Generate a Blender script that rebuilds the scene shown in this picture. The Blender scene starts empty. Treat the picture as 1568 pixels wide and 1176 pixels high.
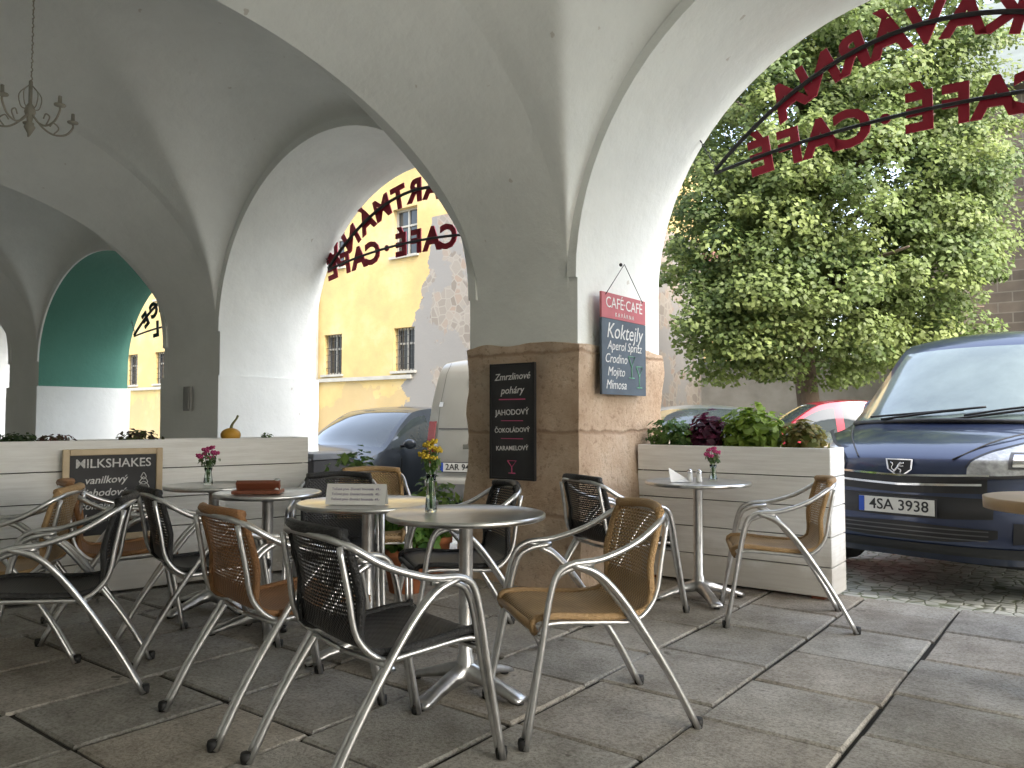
import bpy, math, random
import numpy as np
from mathutils import Vector, Matrix, noise
random.seed(7); rng=np.random.default_rng(11)
PHI=math.radians(37.4); CP,SP=math.cos(PHI),math.sin(PHI)
def A2W(X,Y): return (CP*X+SP*Y, -SP*X+CP*Y)
def W2A(x,y): return (CP*x-SP*y, SP*x+CP*y)
def street_z_X(X):
    return max(-0.75, -0.03-(0.04*(-3-X) if X<-3 else 0))
def gz(x,y): return street_z_X(W2A(x,y)[0])

# ------------------------------------------------------------------ materials
def nodes_of(name):
    m=bpy.data.materials.new(name); m.use_nodes=True
    nt=m.node_tree; b=nt.nodes['Principled BSDF']; return m,nt,b
def N(nt,t,**kw):
    n=nt.nodes.new(t)
    for k,v in kw.items():
        if hasattr(n,k): setattr(n,k,v)
        else: n.inputs[k].default_value=v
    return n
def ramp(nt,src,stops):
    r=nt.nodes.new('ShaderNodeValToRGB'); cr=r.color_ramp
    while len(cr.elements)<len(stops): cr.elements.new(0.5)
    for e,(p,c) in zip(cr.elements,stops):
        e.position=p; e.color=(c[0],c[1],c[2],1) if len(c)>2 else (c[0],)*3+(1,)
    nt.links.new(src,r.inputs[0]); return r
def mixc(nt,fac,a,b,mode='MIX'):
    m=nt.nodes.new('ShaderNodeMix'); m.data_type='RGBA'; m.blend_type=mode
    L=nt.links
    for i,v in ((0,fac),(6,a),(7,b)):
        if hasattr(v,'is_output'): L.new(v,m.inputs[i])
        elif i==0: m.inputs[0].default_value=v
        else: m.inputs[i].default_value=(v[0],v[1],v[2],1)
    return m.outputs[2]
def mat(name,col,rough=0.6,metal=0.0,col2=None,scale=3.0,bump=0.0,bscale=40.0,coat=0.0,detail=6,spec=0.5,stops=(0.35,0.65)):
    m,nt,b=nodes_of(name)
    b.inputs['Roughness'].default_value=rough; b.inputs['Metallic'].default_value=metal
    b.inputs['Coat Weight'].default_value=coat; b.inputs['Coat Roughness'].default_value=0.05
    b.inputs['Specular IOR Level'].default_value=spec
    tc=N(nt,'ShaderNodeTexCoord')
    if col2 is None: col2=tuple(c*0.82 for c in col)
    n=N(nt,'ShaderNodeTexNoise',Scale=scale,Detail=detail,Roughness=0.6)
    nt.links.new(tc.outputs['Object'],n.inputs['Vector'])
    r=ramp(nt,n.outputs['Fac'],[(stops[0],col2),(stops[1],col)])
    nt.links.new(r.outputs[0],b.inputs['Base Color'])
    if bump>0:
        n2=N(nt,'ShaderNodeTexNoise',Scale=bscale,Detail=5)
        nt.links.new(tc.outputs['Object'],n2.inputs['Vector'])
        bp=N(nt,'ShaderNodeBump',Strength=bump,Distance=0.02)
        nt.links.new(n2.outputs['Fac'],bp.inputs['Height']); nt.links.new(bp.outputs[0],b.inputs['Normal'])
    return m

def plaster_mat(name,col,dirt):
    m,nt,b=nodes_of(name); L=nt.links
    b.inputs['Roughness'].default_value=0.85
    tc=N(nt,'ShaderNodeTexCoord'); o=tc.outputs['Object']
    n1=N(nt,'ShaderNodeTexNoise',Scale=1.1,Detail=8,Roughness=0.65); L.new(o,n1.inputs['Vector'])
    r1=ramp(nt,n1.outputs['Fac'],[(0.35,tuple(c*0.90 for c in col)),(0.65,col)])
    n2=N(nt,'ShaderNodeTexNoise',Scale=14,Detail=6,Roughness=0.7); L.new(o,n2.inputs['Vector'])
    r2=ramp(nt,n2.outputs['Fac'],[(0.60,(0,0,0)),(0.78,(1,1,1))])
    c=mixc(nt,r2.outputs[0],r1.outputs[0],dirt)
    n4=N(nt,'ShaderNodeTexNoise',Scale=7,Detail=3); L.new(o,n4.inputs['Vector'])
    r4=ramp(nt,n4.outputs['Fac'],[(0.745,(0,0,0)),(0.76,(0.5,0.5,0.5))])
    c=mixc(nt,r4.outputs[0],c,(0.42,0.37,0.30))
    # grime rising from the ground
    sx=N(nt,'ShaderNodeSeparateXYZ'); L.new(o,sx.inputs[0])
    z=N(nt,'ShaderNodeMath',operation='MULTIPLY_ADD'); L.new(n1.outputs['Fac'],z.inputs[0]); z.inputs[1].default_value=-0.7; L.new(sx.outputs['Z'],z.inputs[2])
    zr=ramp(nt,z.outputs[0],[(0.0,(0.5,)*3),(0.45,(0,0,0))])
    c=mixc(nt,zr.outputs[0],c,(0.45,0.40,0.33))
    L.new(c,b.inputs['Base Color'])
    n3=N(nt,'ShaderNodeTexNoise',Scale=5,Detail=8,Roughness=0.6); L.new(o,n3.inputs['Vector'])
    bp=N(nt,'ShaderNodeBump',Strength=0.4,Distance=0.03); L.new(n3.outputs['Fac'],bp.inputs['Height']); L.new(bp.outputs[0],b.inputs['Normal'])
    return m
M_plaster=plaster_mat('white_plaster',(0.80,0.82,0.79),(0.70,0.71,0.68))
M_green=plaster_mat('green_plaster',(0.085,0.24,0.185),(0.08,0.205,0.16))
M_facade=mat('outer_plaster',(0.62,0.56,0.42),0.9,bump=0.3)

def sandstone():
    m,nt,b=nodes_of('sandstone'); L=nt.links
    b.inputs['Roughness'].default_value=0.9
    tc=N(nt,'ShaderNodeTexCoord'); o=tc.outputs['Object']
    n1=N(nt,'ShaderNodeTexNoise',Scale=2.2,Detail=8,Roughness=0.7); L.new(o,n1.inputs['Vector'])
    r1=ramp(nt,n1.outputs['Fac'],[(0.3,(0.42,0.29,0.19)),(0.5,(0.57,0.43,0.31)),(0.7,(0.68,0.57,0.45))])
    n2=N(nt,'ShaderNodeTexNoise',Scale=22,Detail=6,Roughness=0.75); L.new(o,n2.inputs['Vector'])
    r2=ramp(nt,n2.outputs['Fac'],[(0.34,(0.35,0.26,0.19)),(0.46,(1,1,1))])
    c=mixc(nt,0.5,r1.outputs[0],r2.outputs[0],'MULTIPLY')
    sx=N(nt,'ShaderNodeSeparateXYZ'); L.new(o,sx.inputs[0])
    w=N(nt,'ShaderNodeMath',operation='MULTIPLY_ADD'); L.new(n1.outputs['Fac'],w.inputs[0]); w.inputs[1].default_value=0.12; L.new(sx.outputs['Z'],w.inputs[2])
    md=N(nt,'ShaderNodeMath',operation='PINGPONG'); L.new(w.outputs[0],md.inputs[0]); md.inputs[1].default_value=0.29
    jr=ramp(nt,md.outputs[0],[(0.004,(0.55,0.45,0.37)),(0.018,(1,1,1))])
    c=mixc(nt,0.6,c,jr.outputs[0],'MULTIPLY')
    L.new(c,b.inputs['Base Color'])
    ad=N(nt,'ShaderNodeMath',operation='ADD'); L.new(n2.outputs['Fac'],ad.inputs[0]); L.new(jr.outputs[0],ad.inputs[1])
    bp=N(nt,'ShaderNodeBump',Strength=0.8,Distance=0.03); L.new(ad.outputs[0],bp.inputs['Height']); L.new(bp.outputs[0],b.inputs['Normal'])
    return m
M_sand=sandstone()

def slab_mat():
    m,nt,b=nodes_of('stone_slabs'); L=nt.links
    tc=N(nt,'ShaderNodeTexCoord'); o=tc.outputs['Object']
    at=N(nt,'ShaderNodeAttribute'); at.attribute_name='tone'
    n1=N(nt,'ShaderNodeTexNoise',Scale=3.5,Detail=9,Roughness=0.7); L.new(o,n1.inputs['Vector'])
    r1=ramp(nt,n1.outputs['Fac'],[(0.3,(0.30,0.275,0.235)),(0.5,(0.47,0.44,0.385)),(0.72,(0.62,0.59,0.53))])
    n2=N(nt,'ShaderNodeTexNoise',Scale=60,Detail=5,Roughness=0.8); L.new(o,n2.inputs['Vector'])
    r2=ramp(nt,n2.outputs['Fac'],[(0.36,(0.42,0.40,0.37)),(0.56,(1,1,1))])
    n5=N(nt,'ShaderNodeTexNoise',Scale=0.9,Detail=6,Roughness=0.6); L.new(o,n5.inputs['Vector'])
    r5=ramp(nt,n5.outputs['Fac'],[(0.35,(0.72,0.70,0.67)),(0.6,(1.05,1.05,1.05))])
    c=mixc(nt,0.85,r1.outputs[0],r2.outputs[0],'MULTIPLY')
    c=mixc(nt,1.0,c,r5.outputs[0],'MULTIPLY')
    c=mixc(nt,1.0,c,at.outputs['Color'],'MULTIPLY')
    n6=N(nt,'ShaderNodeTexNoise',Scale=9,Detail=3,Roughness=0.5); L.new(o,n6.inputs['Vector'])
    r6=ramp(nt,n6.outputs['Fac'],[(0.27,(1,1,1)),(0.31,(0,0,0))])
    c=mixc(nt,r6.outputs[0],c,(0.14,0.125,0.10))
    L.new(c,b.inputs['Base Color'])
    rr=ramp(nt,n1.outputs['Fac'],[(0.3,(0.75,)*3),(0.7,(0.48,)*3)]); L.new(rr.outputs[0],b.inputs['Roughness'])
    mx=N(nt,'ShaderNodeMath',operation='ADD'); L.new(n1.outputs['Fac'],mx.inputs[0]); L.new(n2.outputs['Fac'],mx.inputs[1])
    bp=N(nt,'ShaderNodeBump',Strength=0.6,Distance=0.014); L.new(mx.outputs[0],bp.inputs['Height']); L.new(bp.outputs[0],b.inputs['Normal'])
    return m
M_slab=slab_mat()
M_bed=mat('joint_dirt',(0.03,0.026,0.02),0.95,scale=20)

def cobble_mat():
    m,nt,b=nodes_of('cobbles'); L=nt.links
    tc=N(nt,'ShaderNodeTexCoord'); o=tc.outputs['Object']
    v=N(nt,'ShaderNodeTexVoronoi',Scale=10.0); v.feature='DISTANCE_TO_EDGE'; v.inputs['Randomness'].default_value=0.5; L.new(o,v.inputs['Vector'])
    v2=N(nt,'ShaderNodeTexVoronoi',Scale=10.0); v2.inputs['Randomness'].default_value=0.5; L.new(o,v2.inputs['Vector'])
    hs=N(nt,'ShaderNodeSeparateColor'); L.new(v2.outputs['Color'],hs.inputs[0])
    r=ramp(nt,hs.outputs[0],[(0,(0.34,0.35,0.31)),(0.5,(0.44,0.45,0.41)),(1,(0.54,0.55,0.50))])
    e=ramp(nt,v.outputs['Distance'],[(0.01,(0,0,0)),(0.07,(1,1,1))])
    n=N(nt,'ShaderNodeTexNoise',Scale=0.8,Detail=6); L.new(o,n.inputs['Vector'])
    g=ramp(nt,n.outputs['Fac'],[(0.4,(0.11,0.14,0.06)),(0.6,(0.15,0.15,0.12))])
    c=mixc(nt,e.outputs[0],g.outputs[0],r.outputs[0])
    L.new(c,b.inputs['Base Color']); b.inputs['Roughness'].default_value=0.6
    bp=N(nt,'ShaderNodeBump',Strength=0.6,Distance=0.02); L.new(e.outputs[0],bp.inputs['Height']); L.new(bp.outputs[0],b.inputs['Normal'])
    return m
M_cobble=cobble_mat()

def yellow_mat():
    m,nt,b=nodes_of('old_yellow_render'); L=nt.links; b.inputs['Roughness'].default_value=0.9
    tc=N(nt,'ShaderNodeTexCoord'); o=tc.outputs['Object']
    n1=N(nt,'ShaderNodeTexNoise',Scale=0.5,Detail=9,Roughness=0.65); L.new(o,n1.inputs['Vector'])
    y=ramp(nt,n1.outputs['Fac'],[(0.3,(0.39,0.285,0.13)),(0.5,(0.50,0.365,0.15)),(0.7,(0.52,0.43,0.25))])
    n2=N(nt,'ShaderNodeTexNoise',Scale=0.9,Detail=7,Roughness=0.6); L.new(o,n2.inputs['Vector'])
    v=N(nt,'ShaderNodeTexVoronoi',Scale=4.2); v.feature='DISTANCE_TO_EDGE'; L.new(o,v.inputs['Vector'])
    vc=N(nt,'ShaderNodeTexVoronoi',Scale=4.2); L.new(o,vc.inputs['Vector'])
    hs=N(nt,'ShaderNodeSeparateColor'); L.new(vc.outputs['Color'],hs.inputs[0])
    sc=ramp(nt,hs.outputs[0],[(0,(0.17,0.145,0.12)),(0.6,(0.25,0.225,0.19)),(1,(0.25,0.19,0.145))])
    ed=ramp(nt,v.outputs['Distance'],[(0.02,(0,0,0)),(0.09,(1,1,1))])
    st=mixc(nt,ed.outputs[0],(0.27,0.245,0.21),sc.outputs[0])
    pl=ramp(nt,n2.outputs['Fac'],[(0.50,(0,0,0)),(0.52,(1,1,1))])
    st=mixc(nt,pl.outputs[0],st,(0.215,0.205,0.19))
    sx=N(nt,'ShaderNodeSeparateXYZ'); L.new(o,sx.inputs[0])
    a=N(nt,'ShaderNodeMath',operation='MULTIPLY_ADD'); L.new(n1.outputs['Fac'],a.inputs[0]); a.inputs[1].default_value=3.0; L.new(sx.outputs['X'],a.inputs[2])
    a2=N(nt,'ShaderNodeMath',operation='MULTIPLY_ADD'); L.new(sx.outputs['Z'],a2.inputs[0]); a2.inputs[1].default_value=-0.20; L.new(a.outputs[0],a2.inputs[2])
    g=N(nt,'ShaderNodeMath',operation='GREATER_THAN'); L.new(a2.outputs[0],g.inputs[0]); g.inputs[1].default_value=-15.0
    g2=N(nt,'ShaderNodeMath',operation='LESS_THAN'); L.new(sx.outputs['Z'],g2.inputs[0]); g2.inputs[1].default_value=6.9
    gm=N(nt,'ShaderNodeMath',operation='MULTIPLY'); L.new(g.outputs[0],gm.inputs[0]); L.new(g2.outputs[0],gm.inputs[1])
    z=N(nt,'ShaderNodeMath',operation='MULTIPLY_ADD'); L.new(n2.outputs['Fac'],z.inputs[0]); z.inputs[1].default_value=-4.0; L.new(sx.outputs['Z'],z.inputs[2])
    zr=ramp(nt,z.outputs[0],[(0.0,(0.55,)*3),(0.05,(0,0,0))])
    c=mixc(nt,zr.outputs[0],y.outputs[0],(0.36,0.27,0.15))
    c=mixc(nt,gm.outputs[0],c,st)
    L.new(c,b.inputs['Base Color'])
    bp=N(nt,'ShaderNodeBump',Strength=0.6,Distance=0.05); L.new(n1.outputs['Fac'],bp.inputs['Height']); L.new(bp.outputs[0],b.inputs['Normal'])
    return m
M_yellow=yellow_mat()
M_yellow2=mat('yellow_render_plain',(0.50,0.37,0.14),0.9,col2=(0.40,0.29,0.12),scale=1,bump=0.3)
M_whitewall=mat('pale_render',(0.30,0.285,0.25),0.9,col2=(0.21,0.20,0.17),scale=1.5)
def stonewall_mat():
    m,nt,b=nodes_of('coursed_stone'); L=nt.links; b.inputs['Roughness'].default_value=0.9
    tc=N(nt,'ShaderNodeTexCoord'); o=tc.outputs['Object']
    mp=N(nt,'ShaderNodeMapping'); mp.inputs['Rotation'].default_value=(math.pi/2,0,0); L.new(o,mp.inputs['Vector'])
    br=N(nt,'ShaderNodeTexBrick',Scale=1.0); L.new(mp.outputs[0],br.inputs['Vector'])
    br.inputs['Brick Width'].default_value=0.6; br.inputs['Row Height'].default_value=0.25; br.inputs['Mortar Size'].default_value=0.015
    br.inputs['Color1'].default_value=(0.15,0.125,0.10,1); br.inputs['Color2'].default_value=(0.10,0.085,0.07,1); br.inputs['Mortar'].default_value=(0.18,0.165,0.14,1)
    n=N(nt,'ShaderNodeTexNoise',Scale=1.5,Detail=8); L.new(o,n.inputs['Vector'])
    r=ramp(nt,n.outputs['Fac'],[(0.3,(0.6,0.6,0.6)),(0.7,(1.2,1.15,1.1))])
    L.new(mixc(nt,1.0,br.outputs['Color'],r.outputs[0],'MULTIPLY'),b.inputs['Base Color'])
    return m
M_stonewall=stonewall_mat()
M_roof=mat('roof_tiles',(0.26,0.11,0.07),0.85,col2=(0.17,0.07,0.05),scale=4,bump=0.5)
M_roofgrey=mat('roof_grey',(0.13,0.15,0.135),0.7,scale=3)
def wood_white():
    m,nt,b=nodes_of('white_painted_boards'); L=nt.links; b.inputs['Roughness'].default_value=0.55
    tc=N(nt,'ShaderNodeTexCoord'); o=tc.outputs['Object']
    mp=N(nt,'ShaderNodeMapping'); mp.inputs['Scale'].default_value=(1.0,1.0,14); L.new(o,mp.inputs['Vector'])
    n=N(nt,'ShaderNodeTexNoise',Scale=2.5,Detail=8,Roughness=0.7); L.new(mp.outputs[0],n.inputs['Vector'])
    r=ramp(nt,n.outputs['Fac'],[(0.3,(0.70,0.69,0.66)),(0.6,(0.85,0.85,0.83))])
    sx=N(nt,'ShaderNodeSeparateXYZ'); L.new(o,sx.inputs[0])
    n2=N(nt,'ShaderNodeTexNoise',Scale=6,Detail=5); L.new(o,n2.inputs['Vector'])
    z=N(nt,'ShaderNodeMath',operation='MULTIPLY_ADD'); L.new(n2.outputs['Fac'],z.inputs[0]); z.inputs[1].default_value=-0.35; L.new(sx.outputs['Z'],z.inputs[2])
    zr=ramp(nt,z.outputs[0],[(0.0,(0.5,)*3),(0.16,(0,0,0))])
    L.new(mixc(nt,zr.outputs[0],r.outputs[0],(0.40,0.36,0.29)),b.inputs['Base Color'])
    bp=N(nt,'ShaderNodeBump',Strength=0.2,Distance=0.01); L.new(n.outputs['Fac'],bp.inputs['Height']); L.new(bp.outputs[0],b.inputs['Normal'])
    return m
M_boards=wood_white()
M_dark=mat('dark_liner',(0.06,0.055,0.05),0.9)  # plain dark colour of the planter liner behind the boards
M_alu=mat('brushed_aluminium',(0.74,0.74,0.74),0.34,1.0,col2=(0.58,0.58,0.58),scale=20)
M_steel=mat('steel_top',(0.72,0.72,0.71),0.28,1.0,col2=(0.58,0.58,0.57),scale=9)
M_cap=mat('black_rubber',(0.02,0.02,0.02),0.6)
M_iron=mat('black_iron',(0.02,0.018,0.018),0.5)
M_red=mat('red_letters',(0.34,0.006,0.028),0.5)
M_black_let=mat('dark_letters',(0.03,0.03,0.03),0.5)
M_chalkb=mat('chalkboard',(0.020,0.020,0.022),0.6,col2=(0.035,0.035,0.038),scale=6)
M_chalk=mat('chalk',(0.80,0.80,0.78),0.9,col2=(0.5,0.5,0.5),scale=60)
M_chalkp=mat('pink_chalk',(0.70,0.12,0.26),0.9)
M_chalkg=mat('green_chalk',(0.25,0.55,0.38),0.9)
M_slate=mat('blue_slate',(0.085,0.115,0.15),0.6,col2=(0.06,0.08,0.105),scale=5)
M_pink=mat('pink_board',(0.50,0.14,0.16),0.6)
M_pine=mat('pine_frame',(0.62,0.50,0.33),0.5,col2=(0.5,0.38,0.24),scale=6)
M_brown=mat('brown_wood',(0.22,0.07,0.035),0.45,scale=8)
M_terra=mat('terracotta',(0.48,0.17,0.07),0.8,scale=8)
M_soil=mat('soil',(0.05,0.035,0.02),1.0)
M_paper=mat('paper',(0.80,0.80,0.78),0.7)
M_winframe=mat('window_frame',(0.40,0.38,0.33),0.6)
M_winglass=mat('window_glass',(0.04,0.045,0.05),0.08)
M_tan_edge=mat('tan_edge',(0.55,0.38,0.22),0.4)
M_glass,nt,b=nodes_of('clear_glass'); b.inputs['Transmission Weight'].default_value=1.0; b.inputs['Roughness'].default_value=0.02; b.inputs['Base Color'].default_value=(0.9,0.97,0.94,1); b.inputs['IOR'].default_value=1.33

def weave_mat(name,c1,c2):
    m,nt,b=nodes_of(name); L=nt.links; b.inputs['Roughness'].default_value=0.42
    tc=N(nt,'ShaderNodeTexCoord'); uv=tc.outputs['UV']
    s=N(nt,'ShaderNodeSeparateXYZ'); L.new(uv,s.inputs[0])
    def sn(src,k,ph=0):
        a=N(nt,'ShaderNodeMath',operation='MULTIPLY_ADD'); L.new(src,a.inputs[0]); a.inputs[1].default_value=k; a.inputs[2].default_value=ph
        q=N(nt,'ShaderNodeMath',operation='SINE'); L.new(a.outputs[0],q.inputs[0]); return q.outputs[0]
    k=2*math.pi/0.020
    su=sn(s.outputs['X'],k); sv=sn(s.outputs['Y'],k)
    pr=N(nt,'ShaderNodeMath',operation='MULTIPLY'); L.new(su,pr.inputs[0]); L.new(sv,pr.inputs[1])
    m1=N(nt,'ShaderNodeMath',operation='MULTIPLY_ADD'); L.new(pr.outputs[0],m1.inputs[0]); m1.inputs[1].default_value=0.5; m1.inputs[2].default_value=0.5
    r=ramp(nt,m1.outputs[0],[(0.2,c2),(0.6,c1)])
    n=N(nt,'ShaderNodeTexNoise',Scale=5,Detail=4); L.new(tc.outputs['Object'],n.inputs['Vector'])
    rn=ramp(nt,n.outputs['Fac'],[(0.35,(0.72,0.70,0.68)),(0.65,(1.1,1.1,1.1))])
    L.new(mixc(nt,1.0,r.outputs[0],rn.outputs[0],'MULTIPLY'),b.inputs['Base Color'])
    bp=N(nt,'ShaderNodeBump',Strength=0.9,Distance=0.004); L.new(m1.outputs[0],bp.inputs['Height']); L.new(bp.outputs[0],b.inputs['Normal'])
    k2=2*math.pi/0.010
    hu=sn(s.outputs['X'],k2); hv=sn(s.outputs['Y'],k2*0.7)
    g1=N(nt,'ShaderNodeMath',operation='GREATER_THAN'); L.new(hu,g1.inputs[0]); g1.inputs[1].default_value=0.3
    g2=N(nt,'ShaderNodeMath',operation='GREATER_THAN'); L.new(hv,g2.inputs[0]); g2.inputs[1].default_value=0.35
    g3=N(nt,'ShaderNodeMath',operation='GREATER_THAN'); L.new(s.outputs['Y'],g3.inputs[0]); g3.inputs[1].default_value=0.62
    h=N(nt,'ShaderNodeMath',operation='MULTIPLY'); L.new(g1.outputs[0],h.inputs[0]); L.new(g2.outputs[0],h.inputs[1])
    h2=N(nt,'ShaderNodeMath',operation='MULTIPLY'); L.new(h.outputs[0],h2.inputs[0]); L.new(g3.outputs[0],h2.inputs[1])
    inv=N(nt,'ShaderNodeMath',operation='SUBTRACT'); inv.inputs[0].default_value=1.0; L.new(h2.outputs[0],inv.inputs[1])
    L.new(inv.outputs[0],b.inputs['Alpha'])
    return m
M_wblack=weave_mat('black_weave',(0.020,0.019,0.020),(0.006,0.006,0.006))
M_wtan=weave_mat('tan_weave',(0.50,0.34,0.17),(0.25,0.15,0.065))
M_wbrown=weave_mat('brown_weave',(0.36,0.175,0.075),(0.17,0.075,0.028))

def leaf_mat(name,tr=0.4):
    m=bpy.data.materials.new(name); m.use_nodes=True; nt=m.node_tree; nt.nodes.clear(); L=nt.links
    at=N(nt,'ShaderNodeAttribute'); at.attribute_name='tone'
    p=N(nt,'ShaderNodeBsdfPrincipled'); p.inputs['Roughness'].default_value=0.55
    t=N(nt,'ShaderNodeBsdfTranslucent'); mx=N(nt,'ShaderNodeMixShader'); mx.inputs[0].default_value=tr
    o=N(nt,'ShaderNodeOutputMaterial')
    L.new(at.outputs['Color'],p.inputs['Base Color']); L.new(at.outputs['Color'],t.inputs['Color'])
    L.new(p.outputs[0],mx.inputs[1]); L.new(t.outputs[0],mx.inputs[2]); L.new(mx.outputs[0],o.inputs[0]); return m
M_leaf=leaf_mat('leaves'); 
M_bark=mat('bark',(0.12,0.09,0.065),0.95,scale=8,bump=0.8,bscale=15)
def paint(name,col,metal=0.2): return mat(name,col,0.28,metal,coat=0.8,col2=tuple(c*0.92 for c in col),scale=2)
M_pblue=paint('blue_paint',(0.028,0.043,0.100),0.4)
M_psteel=mat('steel_blue_paint',(0.055,0.065,0.08),0.3,0.4,coat=0.4)
M_pred=paint('red_paint',(0.34,0.025,0.045))
M_psilver=paint('silver_paint',(0.22,0.25,0.27),0.5)
M_pwhite=paint('white_paint',(0.36,0.36,0.33),0.0)
M_cglass=mat('car_glass',(0.04,0.05,0.055),0.04,coat=0.6)
M_wscreen=mat('windscreen',(0.24,0.31,0.30),0.12,coat=1.0,col2=(0.15,0.20,0.20),scale=1.6)  # reflected light is painted into this pale, mottled glass colour
M_black=mat('black_plastic',(0.018,0.018,0.02),0.5)
M_tyre=mat('tyre',(0.02,0.02,0.02),0.8)
M_rim=mat('wheel_rim',(0.45,0.45,0.46),0.35,0.8)
M_chrome=mat('chrome',(0.8,0.8,0.82),0.1,1.0)
M_lamp=mat('headlamp',(0.60,0.62,0.62),0.08,0.2,col2=(0.28,0.29,0.30),scale=14,coat=1.0)
M_amber=mat('amber_lens',(0.6,0.22,0.03),0.2,coat=1)
M_tail=mat('tail_lens',(0.35,0.02,0.02),0.2,coat=1.0)
M_plate=mat('plate_white',(0.70,0.70,0.67),0.5)
M_plblue=mat('plate_blue',(0.02,0.08,0.45),0.5)

# ------------------------------------------------------------------ geometry helpers
class Geo:
    def __init__(s): s.v=[]; s.f=[]; s.m=[]; s.uv={}; s.sm=[]
    def add(s,verts,faces,mi=0,smooth=False,uvs=None):
        o=len(s.v); s.v.extend([tuple(p) for p in verts])
        for i,f in enumerate(faces):
            if uvs is not None: s.uv[len(s.f)]=[uvs[j] for j in f]
            s.f.append([j+o for j in f]); s.m.append(mi); s.sm.append(smooth)
    def box(s,c,sz,mi=0,rot=None,taper=1.0):
        hx,hy,hz=sz[0]/2,sz[1]/2,sz[2]/2
        P=[Vector((x*hx*(taper if z>0 else 1),y*hy*(taper if z>0 else 1),z*hz)) for z in(-1,1) for y in(-1,1) for x in(-1,1)]
        if rot is not None: P=[rot@p for p in P]
        P=[p+Vector(c) for p in P]
        s.add(P,[(0,2,3,1),(4,5,7,6),(0,1,5,4),(2,6,7,3),(0,4,6,2),(1,3,7,5)],mi)
    def tube(s,pts,r,mi=0,n=8,sub=4,closed=False,rads=None):
        P=[Vector(p) for p in pts]
        if sub>1 and len(P)>2:
            Q=[];R=[]
            for i in range(len(P)-1):
                p0=P[i-1] if i>0 else P[i]*2-P[i+1]; p1=P[i]; p2=P[i+1]; p3=P[i+2] if i+2<len(P) else P[i+1]*2-P[i]
                for k in range(sub):
                    t=k/sub
                    Q.append(0.5*((2*p1)+(p2-p0)*t+(2*p0-5*p1+4*p2-p3)*t*t+(3*p1-p0-3*p2+p3)*t**3))
                    if rads: R.append(rads[i]*(1-t)+rads[i+1]*t)
            Q.append(P[-1]); 
            if rads: R.append(rads[-1]); rads=R
            P=Q
        ref=None; V=[]; 
        for i,p in enumerate(P):
            t=(P[min(i+1,len(P)-1)]-P[max(i-1,0)]).normalized()
            if ref is None:
                ref=Vector((0,0,1)) if abs(t.z)<0.9 else Vector((1,0,0))
            a=(ref-t*ref.dot(t)).normalized(); b_=t.cross(a); ref=a
            rr=rads[i] if rads else r
            for k in range(n):
                q=2*math.pi*k/n; V.append(p+(a*math.cos(q)+b_*math.sin(q))*rr)
        F=[]
        for i in range(len(P)-1):
            for k in range(n):
                k2=(k+1)%n; F.append((i*n+k,i*n+k2,(i+1)*n+k2,(i+1)*n+k))
        F.append(tuple(range(n))[::-1]); F.append(tuple((len(P)-1)*n+k for k in range(n)))
        s.add(V,F,mi,True)
    def lathe(s,prof,c,mi=0,n=24,M=None):
        V=[];F=[]
        for (r,z) in prof:
            for k in range(n):
                a=2*math.pi*k/n; p=Vector((r*math.cos(a),r*math.sin(a),z))
                if M is not None: p=M@p
                V.append(p+Vector(c))
        for i in range(len(prof)-1):
            for k in range(n):
                k2=(k+1)%n; F.append((i*n+k,i*n+k2,(i+1)*n+k2,(i+1)*n+k))
        if prof[0][0]>1e-4: F.append(tuple(range(n))[::-1])
        if prof[-1][0]>1e-4: F.append(tuple((len(prof)-1)*n+k for k in range(n)))
        s.add(V,F,mi,True)
    def ball(s,c,r,mi=0,n=10,sq=(1,1,1)):
        V=[];F=[]; m=n//2+1
        for i in range(m+1):
            th=math.pi*i/m
            for k in range(n):
                a=2*math.pi*k/n; V.append((c[0]+r*sq[0]*math.sin(th)*math.cos(a),c[1]+r*sq[1]*math.sin(th)*math.sin(a),c[2]+r*sq[2]*math.cos(th)))
        for i in range(m):
            for k in range(n):
                k2=(k+1)%n; F.append((i*n+k,(i+1)*n+k,(i+1)*n+k2,i*n+k2))
        s.add(V,F,mi,True)
    def mesh(s,name,mats):
        me=bpy.data.meshes.new(name); me.from_pydata(s.v,[],s.f)
        for m in mats: me.materials.append(m)
        me.polygons.foreach_set('material_index',s.m); me.polygons.foreach_set('use_smooth',s.sm)
        if s.uv:
            ul=me.uv_layers.new(name='UVMap')
            for pi,us in s.uv.items():
                ls=me.polygons[pi].loop_start
                for j,u in enumerate(us): ul.data[ls+j].uv=u
        me.update(); return me
    def obj(s,name,mats,parent=None,arc=False,loc=None,rz=None):
        return place(name,s.mesh(name,mats),parent,arc,loc,rz)
def place(name,me,parent=None,arc=False,loc=None,rz=None):
    o=bpy.data.objects.new(name,me); bpy.context.scene.collection.objects.link(o)
    if parent: o.parent=parent
    if arc: o.rotation_euler[2]=-PHI
    if loc: o.location=loc
    if rz is not None: o.rotation_euler[2]=rz
    return o
def empty(name,arc=False,loc=None,rz=None): return place(name,None,None,arc,loc,rz)
def bevel(o,w=0.006,seg=2):
    m=o.modifiers.new('bevel','BEVEL'); m.width=w; m.segments=seg; m.limit_method='ANGLE'; m.angle_limit=math.radians(40)
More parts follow.
